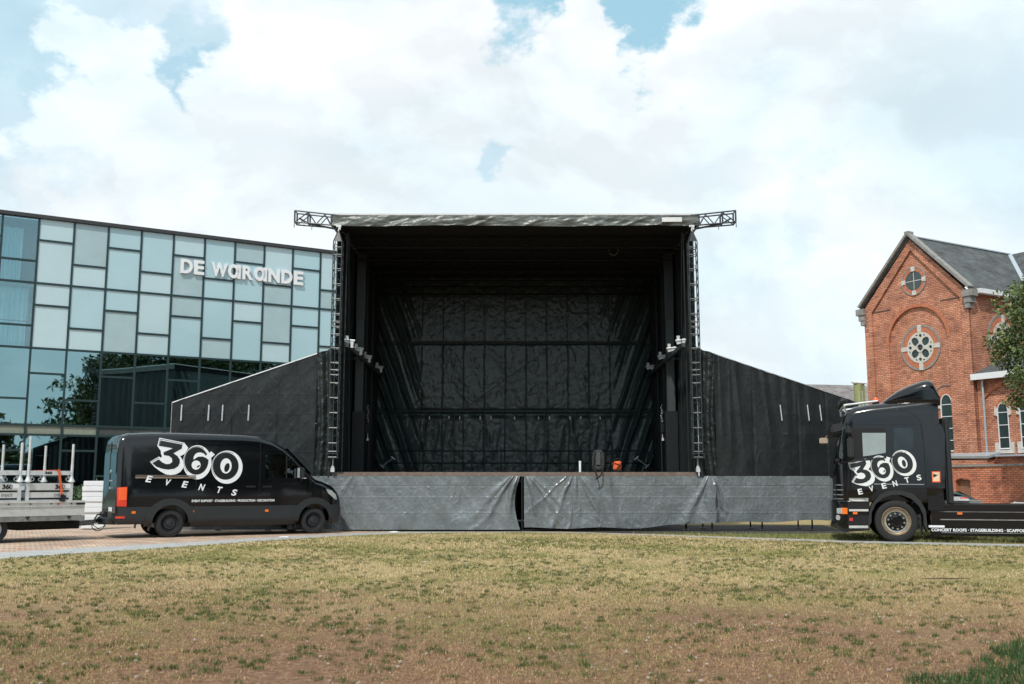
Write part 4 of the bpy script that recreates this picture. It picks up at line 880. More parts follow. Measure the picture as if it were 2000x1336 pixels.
    MB().bar((3.33, m_*.97, 1.42), (3.31, m_*1.10, 1.46), .07).build('mirror_arm', M['plastic'], mo); MB().box((3.22, m_*1.10, 1.61), (.012, .15, .26)).build('mirror_glass', M['lens'], mo)
    MB().box((3.345, m_*1.16, 1.47), (.12, .06, .02)).build('indicator', M['steel_white'], mo)
draw_logo('logo', van, vm, lambda P: [(-.55+(a-135)*.001465, 2.46+(b+118)*.00140) for a, b in P], .010)
for ch, X, Y in [('E', 130, 848), ('V', 435, 905), ('E', 725, 942), ('N', 1010, 992), ('T', 1310, 1040), ('S', 1575, 1090)]:
    tx = fit(text2d(ch, 1, bold=.03), -.062, .062, -.082, .082); tx = ([(a+b*.2, b) for a, b in tx[0]], tx[1]); tx = xf(tx, -.55+(X-135)*.001465, 2.46+(-Y+118)*.0014, R(-9))
    decal('letter', [tx], vm, M['white'], van, .034 if X < 200 else .015 if ch in 'VE' else .014, maxlen=None, smooth=False)
decal('slogan', [fit(text2d('EVENT SUPPORT \u00b7 STAGEBUILDING \u00b7 PRODUCTION \u00b7 DECORATION', 1, bold=.03), .50, 2.62, .865, .925)], vm, M['white'], van, .006, maxlen=None, smooth=False)
# seats and wheel seen through the cab window
for y_ in (-.45, .45):
    blob('seat', M['seat'], van, .09, .22, .32, 1.40, .05, 61).location = (2.62, y_, 0)
    blob('headrest', M['seat'], van, .05, .13, .09, 1.80, .05, 62).location = (2.58, y_, 0)
MB().lathe([(.17, -.012), (.19, 0), (.17, .012), (.155, 0), (.17, -.012)], (0, 0, 0), 'x', 20).bar((0, -.16, 0), (0, .16, 0), .03).build('steering_wheel', M['trim'], van).location = (3.12, .45, 1.56)
MB().box((3.35, 0, 1.50), (.3, 1.7, .06)).build('dashboard', M['plastic'], van, bevel=.02)
# rear face
xr = -1.30
MB().box((xr-.008, 0, 1.75), (.012, .02, 1.2)).build('rear_seam', M['trim'], van)
for s in (-1, 1):
    MB().prism(rrect(-.40, .40, -.26, .26, .08), lambda a, b, d, s=s: (xr-.006-d, s*.46+a, 1.83+b), 0, .008).build('rear_window', M['vwin'], van)
    MB().box((xr-.02, s*.60, .52), (.09, .62, .20)).build('bumper', M['plastic'], van, bevel=.02)
MB().box((xr-.05, 0, .42), (.16, 1.7, .14)).build('rear_step', M['plastic'], van, bevel=.02)
MB().box((xr-.02, -.30, 1.40), (.02, .45, .03)).tube((xr, -.15, 1.62), (xr-.03, -.15, 1.62), .05, 14).box((xr-.02, -.25, 1.22), (.03, .14, .06)).build('rear_badge', M['steel'], van)
MB().box((xr-.022, -.42, .70), (.012, .46, .10)).build('number_plate', M['white'], van)
MB().bar((xr+.2, 0, .34), (xr-.22, 0, .36), .07).tube((xr-.2, 0, .36), (xr-.2, 0, .46), .025).lathe([(0, .03), (.02, .025), (.028, 0), (.02, -.025)], (xr-.2, 0, .48), 'z', 10).build('tow_bar', M['black_steel'], van)
MB().box((1.9, 0, .30), (4.4, 1.3, .12)).tube((-.3, .1, .36), (-.3, .5, .36), .09).box((0, 0, .36), (.14, 1.5, .14)).box((WB, 0, .34), (.14, 1.5, .1)).build('underbody', M['trim'], van)
for s in (-1, 1):
    for x in (-.47, WB-.50): MB().box((x, s*.88, .30), (.02, .2, .26), Matrix.Rotation(.15, 3, 'Y')).build('mudflap', M['trim'], van)
MB().add([(2.98, -.78, 2.24), (2.98, .78, 2.24), (3.66, .86, 1.56), (3.66, -.86, 1.56)], [(0, 1, 2, 3)]).build('windscreen', M['vwin'], van)
bpy.data.objects['windscreen'].location = (.02, 0, .02)

# ---- truck
TH = R(165); tn = Vector((9.34, 24.56)); tl = Vector((-math.sin(TH), math.cos(TH))); to = tn-tl*1.22
trk = thing('tractor_truck', 'black truck cab with roof deflector, 360 EVENTS lettering and long low chassis', 'truck', (to.x, to.y, 0), TH)
def tp(X, Y):            # enlarged-photo point on the near flank -> (x, z) on the truck
    t, z = hit(1580+X/3.712, 720+Y/3.712, tn, (math.cos(TH), math.sin(TH))); return t, z
TP = lambda pts: [tp(*p) for p in pts]
ctop = [(-1.10, 3.50), (-1.0, 3.52), (-.6, 3.47), (0, 3.41), (.45, 3.37), (.81, 3.31), (.97, 3.24), (1.08, 3.11), (1.15, 2.92), (1.22, 2.55), (1.30, 2.18), (1.35, 1.90), (1.40, 1.80), (1.43, 1.3), (1.44, 1.0)]
chw = [(-1.10, 1.22), (-.9, 1.235), (1.0, 1.235), (1.15, 1.20), (1.25, 1.13), (1.35, 1.02), (1.44, .84)]
mb, tside = loft_x(sorted(set([p[0] for p in ctop]+list(np.round(np.arange(-.95, 1.0, .14), 3))+[1.19, 1.26, 1.33, 1.38])), ctop, [(-1.1, .95), (.62, .95), (.64, .95), (1.44, .92)], chw, .24, .035, z0t=2.0)
cab = mb.build('cab', M['paint'], trk)
mb, bside = loft_x([.60, .7, .9, 1.1, 1.2, 1.3, 1.38, 1.44, 1.47], [(.6, .99), (1.47, .99)], [(.6, .28), (1.2, .22), (1.47, .34)], [(.6, 1.23), (1.1, 1.23), (1.25, 1.20), (1.38, 1.08), (1.47, .88)], .03, 0, crown=0)
MBp = mb.build('front_bumper', M['paint'], trk)
cs = [MB().tube((0, s*.55, .55), (0, s*1.5, .55), .66, 48).build('c', None, trk) for s in (-1, 1)]
cut(cab, cs)
cs = [MB().tube((0, s*.55, .55), (0, s*1.5, .55), .66, 48).build('c', None, trk) for s in (-1, 1)]
cut(MBp, cs)
tm = lambda x, z, o: (x, tside(x, z)+o, z)
tmr = lambda x, z, o: (x, -(tside(x, z)+o), z)
tb = lambda x, z, o: (x, bside(x, z)+o, z)
tbr = lambda x, z, o: (x, -(bside(x, z)+o), z)
dtop = [(.16, 3.40), (.02, 3.52), (-.2, 3.68), (-.48, 3.82), (-.78, 3.92), (-.93, 3.94), (-1.02, 3.90), (-1.10, 3.70), (-1.16, 3.52)]
mb, dside = loft_x([p[0] for p in dtop][::-1], dtop[::-1], [(-1.16, 3.30), (-.9, 3.32), (.0, 3.32), (.16, 3.33)], [(-1.16, 1.20), (-.6, 1.17), (0, 1.08), (.16, 1.0)], .22, 0)
mb.build('roof_deflector', M['paint'], trk, smooth=35)
decal('deflector_seam', stroke([(.1, 3.40), (-.3, 3.47), (-1.1, 3.60)], .014), lambda x, z, o: (x, dside(x, z)+o, z), M['trim'], trk, .004, maxlen=.1)
for f_, fb_, s in ((tm, tb, 1), (tmr, tbr, -1)):
    decal('door_window', [TP([(302, 432), (548, 432), (562, 446), (562, 606), (440, 640), (385, 655), (292, 655)])], f_, M['trim'], trk, .005, thick=.01, maxlen=.2)
    decal('window_glass', [TP([(385, 466), (556, 466), (556, 610), (440, 630), (392, 636)])], f_, M['twin'] if 'twin' in M else M.setdefault('twin', mat('sky_toned_cab_glass', (.30, .36, .37), .08, var=.15, vs=2, spec=.9, coat=.6)), trk, .009, maxlen=.2)  # pale base colour stands in for sky reflected in the pane
    decal('side_window', [TP([(615, 428), (735, 428), (755, 445), (757, 565), (735, 592), (625, 605), (615, 600)])], f_, M['vwin'], trk, .006, thick=.01, maxlen=.2)
    decal('windscreen', [[(1.14, 2.80), (1.05, 2.80), (1.17, 2.02), (1.30, 2.02)]], f_, M['vwin'], trk, .005, maxlen=.05)
    decal('door_seam', stroke(TP([(282, 690), (282, 930)]), .012)+stroke(TP([(595, 410), (600, 600), (604, 850), (660, 880), (672, 905)]), .012)+stroke(TP([(300, 408), (800, 402)]), .016)+stroke(TP([(808, 400), (830, 560), (850, 860)]), .016)+stroke(TP([(580, 250), (645, 300), (700, 310), (760, 330), (800, 380), (808, 400)]), .014), f_, M['trim'], trk, .003, maxlen=.15)
    decal('trim_line', stroke(TP([(470, 836), (834, 840)]), .018), f_, M['steel'], trk, .010, thick=.01, maxlen=.3)
    decal('rear_fairing', [TP([(815, 404), (960, 404), (985, 470), (985, 868), (852, 868), (836, 600)])], f_, M['paint'], trk, .022, thick=.03, maxlen=.2)
    decal('cab_crease', stroke(TP([(212, 690), (300, 672), (620, 640), (700, 600)]), .04), f_, M['paint'], trk, .012, thick=.02, maxlen=.15)
    # fender round the front wheel
    o_ = TP([(428, 1150), (432, 1050), (456, 980), (512, 915), (570, 886), (660, 882), (752, 905), (810, 960), (846, 1030), (860, 1190)])
    i_ = [(-.02+.605*math.cos(t), .54+.605*math.sin(t)) for t in np.linspace(math.pi*-.04, math.pi*1.06, 10)]
    decal('wheel_arch', [(o_+i_, [[k, k+1, 10+k+1, 10+k] for k in range(9)])], lambda x, z, o: (x, s*(1.235+o), z), M['plastic'], trk, .035, thick=.35, maxlen=.2)
    decal('fender_top', [TP([(440, 930), (500, 878), (560, 866), (670, 872), (850, 872), (860, 950), (812, 958), (752, 903), (660, 880), (570, 884), (512, 913), (462, 965)])], lambda x, z, o: (x, s*(1.235+o), z), M['paint'], trk, .012, thick=.05, maxlen=.2)
    for (ya, yb, mm) in ((938, 962, 'alu_dark'), (1019, 1034, 'alu'), (1138, 1156, 'alu')):
        decal('step', [TP([(290, ya), (430, ya), (430, yb), (290, yb)])], fb_, M[mm], trk, .03, thick=.05, maxlen=.2)
    decal('step_recess', [TP([(282, 965), (440, 965), (440, 1016), (282, 1016)]), TP([(282, 1062), (440, 1062), (440, 1134), (282, 1134)])], fb_, M['trim'], trk, .006, maxlen=.2)
    decal('headlight', [TP([(203, 1012), (240, 1010), (240, 1052), (203, 1050)])], fb_, M['lens'], trk, .012, thick=.02, maxlen=.06)
    decal('indicator', [TP([(240, 1008), (279, 1010), (279, 1054), (240, 1054)])], fb_, M['orange'], trk, .014, thick=.02, maxlen=.06)
    decal('fog_lamp', [[(a, b) for a, b in ell(tp(212, 1080)[0], tp(212, 1080)[1], .05, .065, n=16)]], fb_, M['lens'], trk, .01, thick=.02, maxlen=.06)
    decal('side_marker', [TP([(318, 1038), (350, 1038), (350, 1056), (318, 1056)])], fb_, M['orange'], trk, .04, thick=.02)
    decal('reflector', [TP([(293, 1082), (318, 1082), (318, 1104), (293, 1104)])], fb_, M['red'], trk, .02, thick=.02)
    decal('grille_slat', [[(1.20, z), (1.42, z), (1.42, z+.025), (1.20, z+.025)] for z in (1.02, 1.12, 1.24, 1.36)], f_, M['alu_dark'], trk, .006, maxlen=.06)
    mi = MB().box((1.00, s*1.42, 2.28), (.14, .24, .52)).build('door_mirror', M['plastic'], trk, bevel=.04)
    MB().box((1.02, s*1.42, 2.72), (.14, .22, .22)).build('wide_angle_mirror', M['plastic'], mi, bevel=.04)
    MB().bar((1.05, s*1.2, 2.88), (1.03, s*1.42, 2.86), .04).bar((1.03, s*1.42, 2.9), (1.02, s*1.42, 2.0), .03).bar((1.06, s*1.2, 2.02), (1.02, s*1.42, 2.0), .04).build('mirror_arm', M['trim'], mi)
    MB().box((.925, s*1.42, 2.28), (.01, .19, .44)).build('mirror_glass', M['vwin'], mi)
    MB().box((1.30, s*1.13, 1.98), (.10, .14, .10)).build('ledge_camera', M['trim'], trk, bevel=.02)
    wheel(trk, 0, s*1.06, .5, .32, s, 'truck')
    wheel(trk, -3.9, s*1.0, .5, .5, s, 'truck')
MB().box((1.22, 0, 2.78), (.40, 2.34, .24), Matrix.Rotation(R(12), 3, 'Y')).build('sun_visor', M['plastic'], trk, bevel=.05)
MB().box((1.52, -1.0, 2.55), (.22, .22, .16)).bar((1.30, -1.0, 2.80), (1.5, -1.0, 2.6), .04).build('kerb_mirror', mat('beige_mirror', (.42, .34, .27), .5), trk, bevel=.03)
MB().add([(1.165, -1.05, 2.72), (1.165, 1.05, 2.72), (1.37, .9, 1.92), (1.37, -.9, 1.92)], [(0, 1, 2, 3)]).build('windscreen', M['vwin'], trk)
lb = MB().tube((1.05, -1.0, 3.36), (1.05, 1.0, 3.36), .035).tube((1.05, 1.0, 3.36), (.25, .85, 3.46), .028).tube((1.05, -1.0, 3.36), (.25, -.85, 3.46), .028)
for y in (-.9, .9): lb.tube((1.05, y, 3.36), (1.05, y, 3.20), .025).tube((.6, y, 3.42), (.6, y, 3.32), .025)
lb.build('roof_light_bar', M['steel_white'], trk)
for y in (-.7, -.3, .3, .7): MB().lathe([(0, .06), (.08, .05), (.10, 0), (.06, -.07), (0, -.09)], (1.08, y, 3.46), 'x', 16).build('roof_lamp', M['black_steel'], trk, smooth=40)
MB().lathe([(0, .12), (.05, .11), (.075, .05), (.08, 0)], (tp(497, 230)[0], .75, 3.44), 'z', 16).build('beacon', M['orange2'], trk, smooth=40)
MB().tube((tp(497, 230)[0], .75, 3.34), (tp(497, 230)[0], .75, 3.45), .085, 14).build('beacon_base', M['trim'], trk)
MB().tube((-1.27, 1.18, .95), (-1.27, 1.18, 2.95), .06, 12).box((-1.22, 0, 2.0), (.06, 2.2, 2.0)).build('air_intake_pipe', M['plastic'], trk)
[MB().box((-.92, q_*1.20, .98), (.36, .06, .42)).build('rear_fender', M['matte_black'], trk) for q_ in (-1, 1)]
decal('sticker', [TP([(888, 745), (950, 745), (952, 824), (892, 824)])], tm, M['orange2'], trk, .026)
decal('sticker_face', [TP([(894, 752), (944, 752), (946, 816), (898, 816)])], tm, mat('cream', (.80, .62, .45), .5), trk, .028)
decal('sticker_mark', [TP([(898, 762), (925, 770), (940, 762), (920, 780), (900, 790), (915, 775)])], tm, M['trim'], trk, .030)
# chassis
chs = MB().box((-4.7, .60, .78), (8.6, .09, .26)).box((-4.7, -.60, .78), (8.6, .09, .26))
for x in (-1.6, -3, -5, -7, -8.8): chs.box((x, 0, .78), (.12, 1.2, .2))
chs.build('chassis_frame', M['black_steel'], trk)
sk = lambda x, z, o: (x, 1.16+o, z)
def sks(z0, z1, m_, o): decal('side_skirt', [rect(-9, -.80, z0, z1)], sk, m_, trk, o, thick=.05, maxlen=None)
MB().box((-4.9, 1.12, .69), (8.2, .10, .42)).build('side_skirt', M['paint'], trk, bevel=.02)
MB().box((-4.9, 1.14, .33), (8.2, .06, .33)).build('lower_skirt', M['paint'], trk, bevel=.015)
MB().box((-4.95, 1.155, .55), (7.9, .06, .025)).box((-4.95, 1.17, .24), (7.9, .03, .012)).box((-4.95, 1.165, .735), (7.9, .03, .012)).build('skirt_moulding', M['alu_dark'], trk)
MB().box((-4.95, -1.12, .55), (8.0, .10, .7)).build('side_skirt', M['paint'], trk, bevel=.02)
MB().box((-4.95, 1.10, .905), (8.0, .16, .02)).build('skirt_top', M['plastic'], trk)
x0_, z0_ = tp(870, 1155); x1_, _ = tp(985, 1155)
MB().box(((x0_+x1_)/2, 1.19, .385), (abs(x1_-x0_), .02, .05)).build('reflector_strip', M['white'], trk)
_a, _b = tp(1095, 1050); MB().box((_a, 1.18, _b), (.11, .03, .05)).build('side_marker', M['orange'], trk)
xa_, za_ = tp(890, 1185); xb_, zb_ = tp(1559, 1187)
sl2 = fit(text2d('CONCERT ROOFS \u00b7 STAGEBUILDING \u00b7 SCAFFOLDING', 1, bold=.035), 0, (xa_-xb_)*1.135, .268, .340)
decal('slogan', [([(-a, b) for a, b in sl2[0]], [f[::-1] for f in sl2[1]])], lambda x, z, o: (xa_+x, 1.175+o, z), M['white'], trk, .004, maxlen=None, smooth=False)
MB().box((-1.55, 0, .965), (.9, 1.9, .07)).build('catwalk', M['alu_dark'], trk)
MB().box((-1.45, .8, 1.02), (.5, .4, .05)).box((-1.3, .3, 1.04), (.7, .5, .08), Matrix.Rotation(.2, 3, 'Z')).build('cable_tray', M['steel_white'], trk)
MB().box((-1.6, .85, 1.05), (.16, .1, .05)).build('coupling', M['red'], trk)
for s in (-1, 1): MB().box((-.82, s*.95, .35), (.02, .34, .5)).build('mudflap', M['trim'], trk)
p0 = Vector(tp(*[(a-1580)*3.712 if i == 0 else (a-720)*3.712 for i, a in enumerate((1682.9, 923.4))])); p1 = Vector(tp((1764.4-1580)*3.712, (903.9-720)*3.712))
q0 = Vector((450, -450)); q1 = Vector((1430, -630)); pv0 = Vector((-p0.x, p0.y)); dv = Vector((-p1.x, p1.y))-pv0; dq = q1-q0
sc2 = dv.length/dq.length; ro = math.atan2(dv.y, dv.x)-math.atan2(dq.y, dq.x)
def tlogo(P):
    out = []
    for a, b in P:
        a -= q0.x; b -= q0.y; b *= 1.06; out.append((pv0.x+sc2*(a*math.cos(ro)-b*math.sin(ro)), pv0.y+sc2*(a*math.sin(ro)+b*math.cos(ro))))
    return out
tms = lambda s, z, o: (-s, tside(-s, z)+o+.006, z)
draw_logo('logo', trk, tms, tlogo)
for ch, X, Y in [('E', 400, 535), ('V', 545, 497), ('E', 710, 460), ('N', 852, 430), ('T', 1010, 385), ('S', 1165, 352)]:
    t, z = hit(1620+X/6.681, 880+Y/6.681, tn, (math.cos(TH), math.sin(TH)))
    decal('letter', [xf(fit(text2d(ch, 1, bold=.03), -.052, .052, -.068, .068), -t, z, R(12))], tms, M['white'], trk, .022, maxlen=None, smooth=False)

# ---- trailer behind the van
HT = R(48); hd = Vector((math.cos(HT), math.sin(HT))); nl = Vector((-hd.y, hd.x))
hitch = vo+Vector((math.cos(VH), math.sin(VH)))*(-1.5*VS_)
tr0 = hitch-hd*.85
tr = thing('flatbed_trailer', 'low aluminium flatbed trailer hitched behind the black van', 'trailer', (tr0.x, tr0.y, 0), HT)
LT, HWT = 5.0, .95
MB().box((-LT/2, 0, .56), (LT, 2*HWT, .06)).build('bed', M['alu_dark'], tr)
for s in (-1, 1):
    MB().box((-LT/2, s*HWT, .79), (LT-.02, .035, .33)).box((-LT/2, s*(HWT+.018*1), .965), (LT-.02, .05, .05)).build('side_board', M['alu'], tr)
    MB().box((-LT/2, s*(HWT+.005), .56), (LT, .06, .115)).build('frame_rail', M['alu_dark'], tr)
    MB().box((-LT/2, s*(HWT+.03), .86), (LT-.1, .012, .02)).build('board_rib', M['alu'], tr)
    bt_ = MB()
    for k in range(9): bt_.tube((-.35-.5*k, s*(HWT+.02), .915), (-.35-.5*k, s*(HWT+.035), .915), .018, 8)
    for k in range(5): bt_.box((-.4-1.0*k, s*(HWT+.04), .60), (.09, .03, .03)).tube((-.4-1.0*k, s*(HWT+.035), .56), (-.4-1.0*k, s*(HWT+.05), .56), .02, 8)
    bt_.build('fixing', M['black_steel'], tr)
    MB().box((-.12, s*(HWT+.03), .91), (.22, .02, .04)).build('corner_latch', M['black_steel'], tr)
    for x in (-2.12, -2.9):
        w_ = MB().lathe([(.20, .1), (.20, -.09), (.27, -.105), (.315, -.09), (.325, -.06), (.325, .06), (.31, .1), (.2, .1)] if s > 0 else [(.20, -.1), (.20, .09), (.27, .105), (.315, .09), (.325, .06), (.325, -.06), (.31, -.1), (.2, -.1)], (x, s*.80, .325), 'y', 36).build('wheel', M['rubber'], tr, smooth=30)
        MB().lathe([(.2, 0), (.19, s*.06), (.12, s*.03), (.06, s*.07), (0, s*.07)], (x, s*.80, .325), 'y', 28).build('rim', M['steel'], w_, smooth=30)
MB().box((-.015, 0, .79), (.03, 2*HWT, .33)).box((-LT+.02, 0, .79), (.03, 2*HWT, .33)).build('end_board', M['alu'], tr)
MB().box((-2.7, 0, .42), (4.6, 1.5, .16)).box((-.7, 0, .38), (1.5, 1.2, .2)).build('underframe', M['matte_black'], tr)
MB().bar((-1.2, -.55, .36), (.68, -.03, .40), .06, .13).bar((-1.2, .55, .36), (.68, .03, .40), .06, .13).bar((-.4, 0, .38), (.80, 0, .43), .09, .10).build('drawbar', M['alu_dark'], tr)
MB().box((.84, 0, .45), (.22, .10, .09)).path([(.72, 0, .48), (.80, 0, .60), (.92, 0, .60), (.97, 0, .54)], .02, 8).build('coupling', M['black_steel'], tr)
cab_ = MB().path([(.80-.17*math.cos(t)*1.0, -.06, .33+.15*math.sin(t)) for t in np.linspace(0, 6.28, 20)], .012, 5).path([(.62, -.05, .36), (.8, -.08, .24), (1.0, -.06, .3)], .01, 5)
cab_.build('breakaway_cable', M['trim'], tr)
# ---- metal stillages on the trailer
def stillage(px, py, label, w=1.06, d=1.6):
    """near corner post stands at picture column px"""
    P0 = tr0-nl*(HWT-.07); t, _ = hit(px, py, P0, (hd.x, hd.y)); o = P0+hd*t
    s = thing('stillage', label, 'stillage', (o.x, o.y, .59), HT, group='metal stillages on the trailer')
    hs = .84; zr = hs+.24
    for (x, y, q) in ((0, 0, 'n'), (w, 0, 'r'), (0, d, 'l'), (w, d, 'b')):
        MB().box((x, y, hs/2+.02), (.07, .07, hs+.04)).tube((x, y, hs+.03), (x, y, zr+.20), .034, 12).build('post', M['steel_white'], s)
        MB().lathe([(.04, .12), (.045, .08), (.085, 0), (.085, -.015), (.04, -.015)], (x, y, hs+.03), 'z', 14).build('post_collar', M['steel_white'], s, smooth=40)
        MB().tube((x, y, zr+.02), (x, y, zr+(.88 if q == 'n' else .72)), .031, 12).build('tube', M['alu'], s)
    for zz, m_ in ((.18, 'alu'), (.36, 'alu'), (.54, 'alu'), (.74, 'alu')):
        hh = .135 if zz < .7 else .17
        for q_ in (0, 1):
            MB().box((w/2, q_*d, zz), (w-.08, .03, hh)).build('side_slat', M['alu'], s)
            MB().box((q_*w, d/2, zz), (.03, d-.08, hh)).build('end_slat', M['steel_white'], s)
    MB().box((w/2, d/2, .05), (w, d, .06)).box((w/2, .03, .44), (w-.1, .02, .7)).box((.03, d/2, .44), (.02, d-.1, .7)).build('base', M['plastic'], s)
    MB().box((w/2, 0, zr), (w-.06, .05, .10)).box((w/2, d, zr), (w-.06, .05, .10)).box((0, d/2, zr), (.05, d-.06, .10)).box((w, d/2, zr), (.05, d-.06, .10)).build('top_rail', M['steel_white'], s)
    lg = MB()
    for x, y in ((.10, -.0), (w-.10, 0), (.1, d), (w-.1, d)): lg.lathe([(.03, -.01), (.05, -.01), (.05, .01), (.03, .01), (.03, -.01)], (x, y, hs+.08), 'y', 12).bar((x, y, zr-.05), (x*.5+(w/2)*0+.0 if x < w/2 else w-.05, y, zr-.16), .03)
    lg.build('lifting_lug', M['steel'], s)
    for fx, mm in (((lambda a, b, o: (a, -.016-o, b)), 'side'), ((lambda a, b, o: (-.016-o, d-a, b)), 'end')):
        decal('number_mark', [fit(text2d('360', 1, bold=.05), w*.62-.0 if mm == 'side' else w*.48, w*.62+.24 if mm == 'side' else w*.48+.24, .68, .80)], fx, M['trim'], s, .003, maxlen=None, smooth=False)
        decal('name_mark', [fit(text2d('EVENTS', 1, bold=0), w*.62 if mm == 'side' else w*.48, w*.62+.24 if mm == 'side' else w*.48+.24, .50, .57)], fx, M['grey_steel'], s, .003, maxlen=None, smooth=False)
    decal('rail_mark', [fit(text2d('360', 1, bold=.05), .38, .56, zr-.035, zr+.035)], lambda a, b, o: (a, -.026-o, b), M['trim'], s, .003, maxlen=None, smooth=False)
    decal('white_patch', [rect(w*.80, w*.97, .70, .81)], lambda a, b, o: (a, -.016-o, b), M['white'], s, .003, maxlen=None)
    return s, o
st1, o1 = stillage(56, 920, 'grey metal stillage marked 360 with four upright tubes, orange strap over it')
o2 = o1-hd*1.25
st2 = copy_tree(st1); st2.location = (o2.x, o2.y, .59); st2['label'] = 'metal stillage cut off by the left picture edge, behind the strapped one'
rs = thing('ratchet_strap', 'orange ratchet strap over the near side of the metal stillage', 'strap', (o1.x, o1.y, .59), HT)
MB().bar((.70, -.075, 1.16), (.82, -.075, .48), .012, .055).bar((.68, -.02, 1.145), (.70, -.075, 1.15), .055, .012).bar((.68, 1.27, 1.145), (.68, -.02, 1.145), .055, .012).bar((.80, -.08, .42), (.72, -.10, .30), .012, .05).build('webbing', M['redorange'], rs)
MB().box((.82, -.10, .46), (.12, .05, .16), Matrix.Rotation(.3, 3, 'Y')).tube((.76, -.12, .40), (.88, -.12, .40), .02).build('ratchet', M['black_steel'], rs)
# white boards stacked between trailer and van
sp0 = at(183, 1010, 31.5)
ordn = ['lowest', 'second lowest', 'third from the bottom', 'fourth from the bottom', 'fifth from the bottom', 'fourth from the top', 'third from the top', 'second from the top', 'topmost']
for i in range(9):
    b_ = MB().box((0, 0, .055), (1.0, 1.0, .095)).build('white_crate', M['white'], None, bevel=.012); b_.location = (sp0.x+.015*math.sin(i*5), sp0.y+.02*math.cos(i*3), .02+.175*i*.93); b_.rotation_euler = (0, 0, .35+.02*math.sin(i*7))
    b_.scale = (.68, .68, 1.65); tag(b_, ordn[i]+' white plastic crate in the stack behind the trailer hitch', 'crate', 'white crates stacked behind the trailer hitch')
# clipped bushes at the foot of the glass building
for i, (px, py, r_, lb) in enumerate([(148, 957, .55, 'leftmost rounded green shrub at the foot of the glass building'), (170, 951, .5, 'middle rounded green shrub at the foot of the glass building'), (192, 947, .5, 'green shrub against the glass building nearest the van rear')]):
    p = at(px, py, 44); rr_ = np.random.default_rng(50+i); n = 2600
    d_ = rr_.normal(size=(n, 3)); d_ /= np.linalg.norm(d_, axis=1)[:, None]; d_ *= r_*(.7+.35*rr_.random((n, 1))); ctr = d_+np.array([0, 0, r_*.9])
    ctr = ctr[ctr[:, 2] > .02]; n = len(ctr); a = rr_.normal(size=(n, 3))*.045; b = rr_.normal(size=(n, 3))*.045
    Vv = np.stack([ctr-a, ctr+b, ctr+a, ctr-b], 1).reshape(-1, 3); cc = np.repeat(np.array([.07, .12, .06])*(.5+rr_.random((n, 1))), 4, 0)
    sh_ = thing('shrub', lb, 'shrub', (p.x, p.y, 0), group='rounded shrubs at the glass building')
    npmesh('foliage', Vv, np.arange(4*n).reshape(-1, 4), M['leaf'], sh_, cols=cc, smooth=False)
    MB().tube((0, 0, 0), (0, 0, r_), .04, 6).build('stem', M['bark'], sh_); sh_.scale = (1, 1, max(.6, p.z/(r_*1.75)))
# ------------------------------------------------------------------ church
def fill2d(loops):
    cu = bpy.data.curves.new('t', 'CURVE'); cu.dimensions = '2D'; cu.fill_mode = 'BOTH'
    for lp in loops:
        sp_ = cu.splines.new('POLY'); sp_.points.add(len(lp)-1); sp_.use_cyclic_u = True
        for q, (a, b) in zip(sp_.points, lp): q.co = (a, b, 0, 1)
    o = bpy.data.objects.new('t', cu); col.objects.link(o); bpy.context.view_layer.update(); me = o.to_mesh()
    vs = [(v.co.x, v.co.y) for v in me.vertices]; fs = [list(p.vertices) for p in me.polygons]; o.to_mesh_clear(); bpy.data.objects.remove(o); bpy.data.curves.remove(cu)
    # merge doubles
    return vs, fs
def plate(name, loops, mapf, m, par, off, thick):
    vs, fs = fill2d(loops); key = {}; idx = []; nv = []
    for v in vs:
        k = (round(v[0], 4), round(v[1], 4))
        if k not in key: key[k] = len(nv); nv.append(v)
        idx.append(key[k])
    fs = [[idx[i] for i in f] for f in fs]; fs = [f for f in fs if len(set(f)) == len(f)]
    return decal(name, [(nv, fs)], mapf, m, par, off, thick=thick, maxlen=None, smooth=False)
CB = Vector((.867, .498)).normalized(); CC = at(1914, 945, 50)
chh = thing('brick_church', 'orange brick church with pointed gable, round tracery windows and slate roof', 'church', (CC.x, CC.y, 0), math.atan2(CB.y, CB.x))
fmap = lambda y, z, o: (-o, y, z)        # on the gable front
smap = lambda x, z, o: (x, -o, z)        # on the flank
EZ, AZ, WY = 11.15, 14.55, 6.6; MY = WY/2
outer = [(0, 0), (WY, 0), (WY, EZ), (MY, AZ), (0, EZ)]
inner = [(.46, 3), (6.1, 3), (6.1, 10.9), (MY, 13.98), (.46, 10.9)]
plate('gable_frame', [outer, inner], fmap, M['brick'], chh, 0, .14)
arch = [(1.42, 3.0), (5.10, 3.0), (5.10, 9.0)]+[(MY-.04+1.84*math.cos(t), 9.0+1.84*math.sin(t)) for t in np.linspace(.05, math.pi-.05, 24)]+[(1.42, 9.0)]
plate('gable_wall', [[(.40, 2.9), (6.2, 2.9), (6.2, 10.92), (MY, 14.08), (.40, 10.92)], arch], fmap, M['brick'], chh, -.12, .14)
def ringp(cx, cz, r0, r1, n=40): return [ell(cx, cz, r1, r1, 0, n), ell(cx, cz, r0, r0, 0, n)]
wn1 = [(1.38, 2.95), (1.38, 5.3)]+[(1.76-.38*math.cos(t), 5.45+.62*math.sin(t)) for t in np.linspace(0, math.pi, 14)]+[(2.14, 5.3), (2.14, 2.95)]
plate('arch_wall', [[(1.35, 2.9), (5.2, 2.9), (5.2, 9.2)]+[(MY-.04+1.9*math.cos(t), 9.0+1.9*math.sin(t)) for t in np.linspace(.1, math.pi-.1, 24)]+[(1.35, 9.2)]], fmap, M['brick'], chh, -.24, .05)
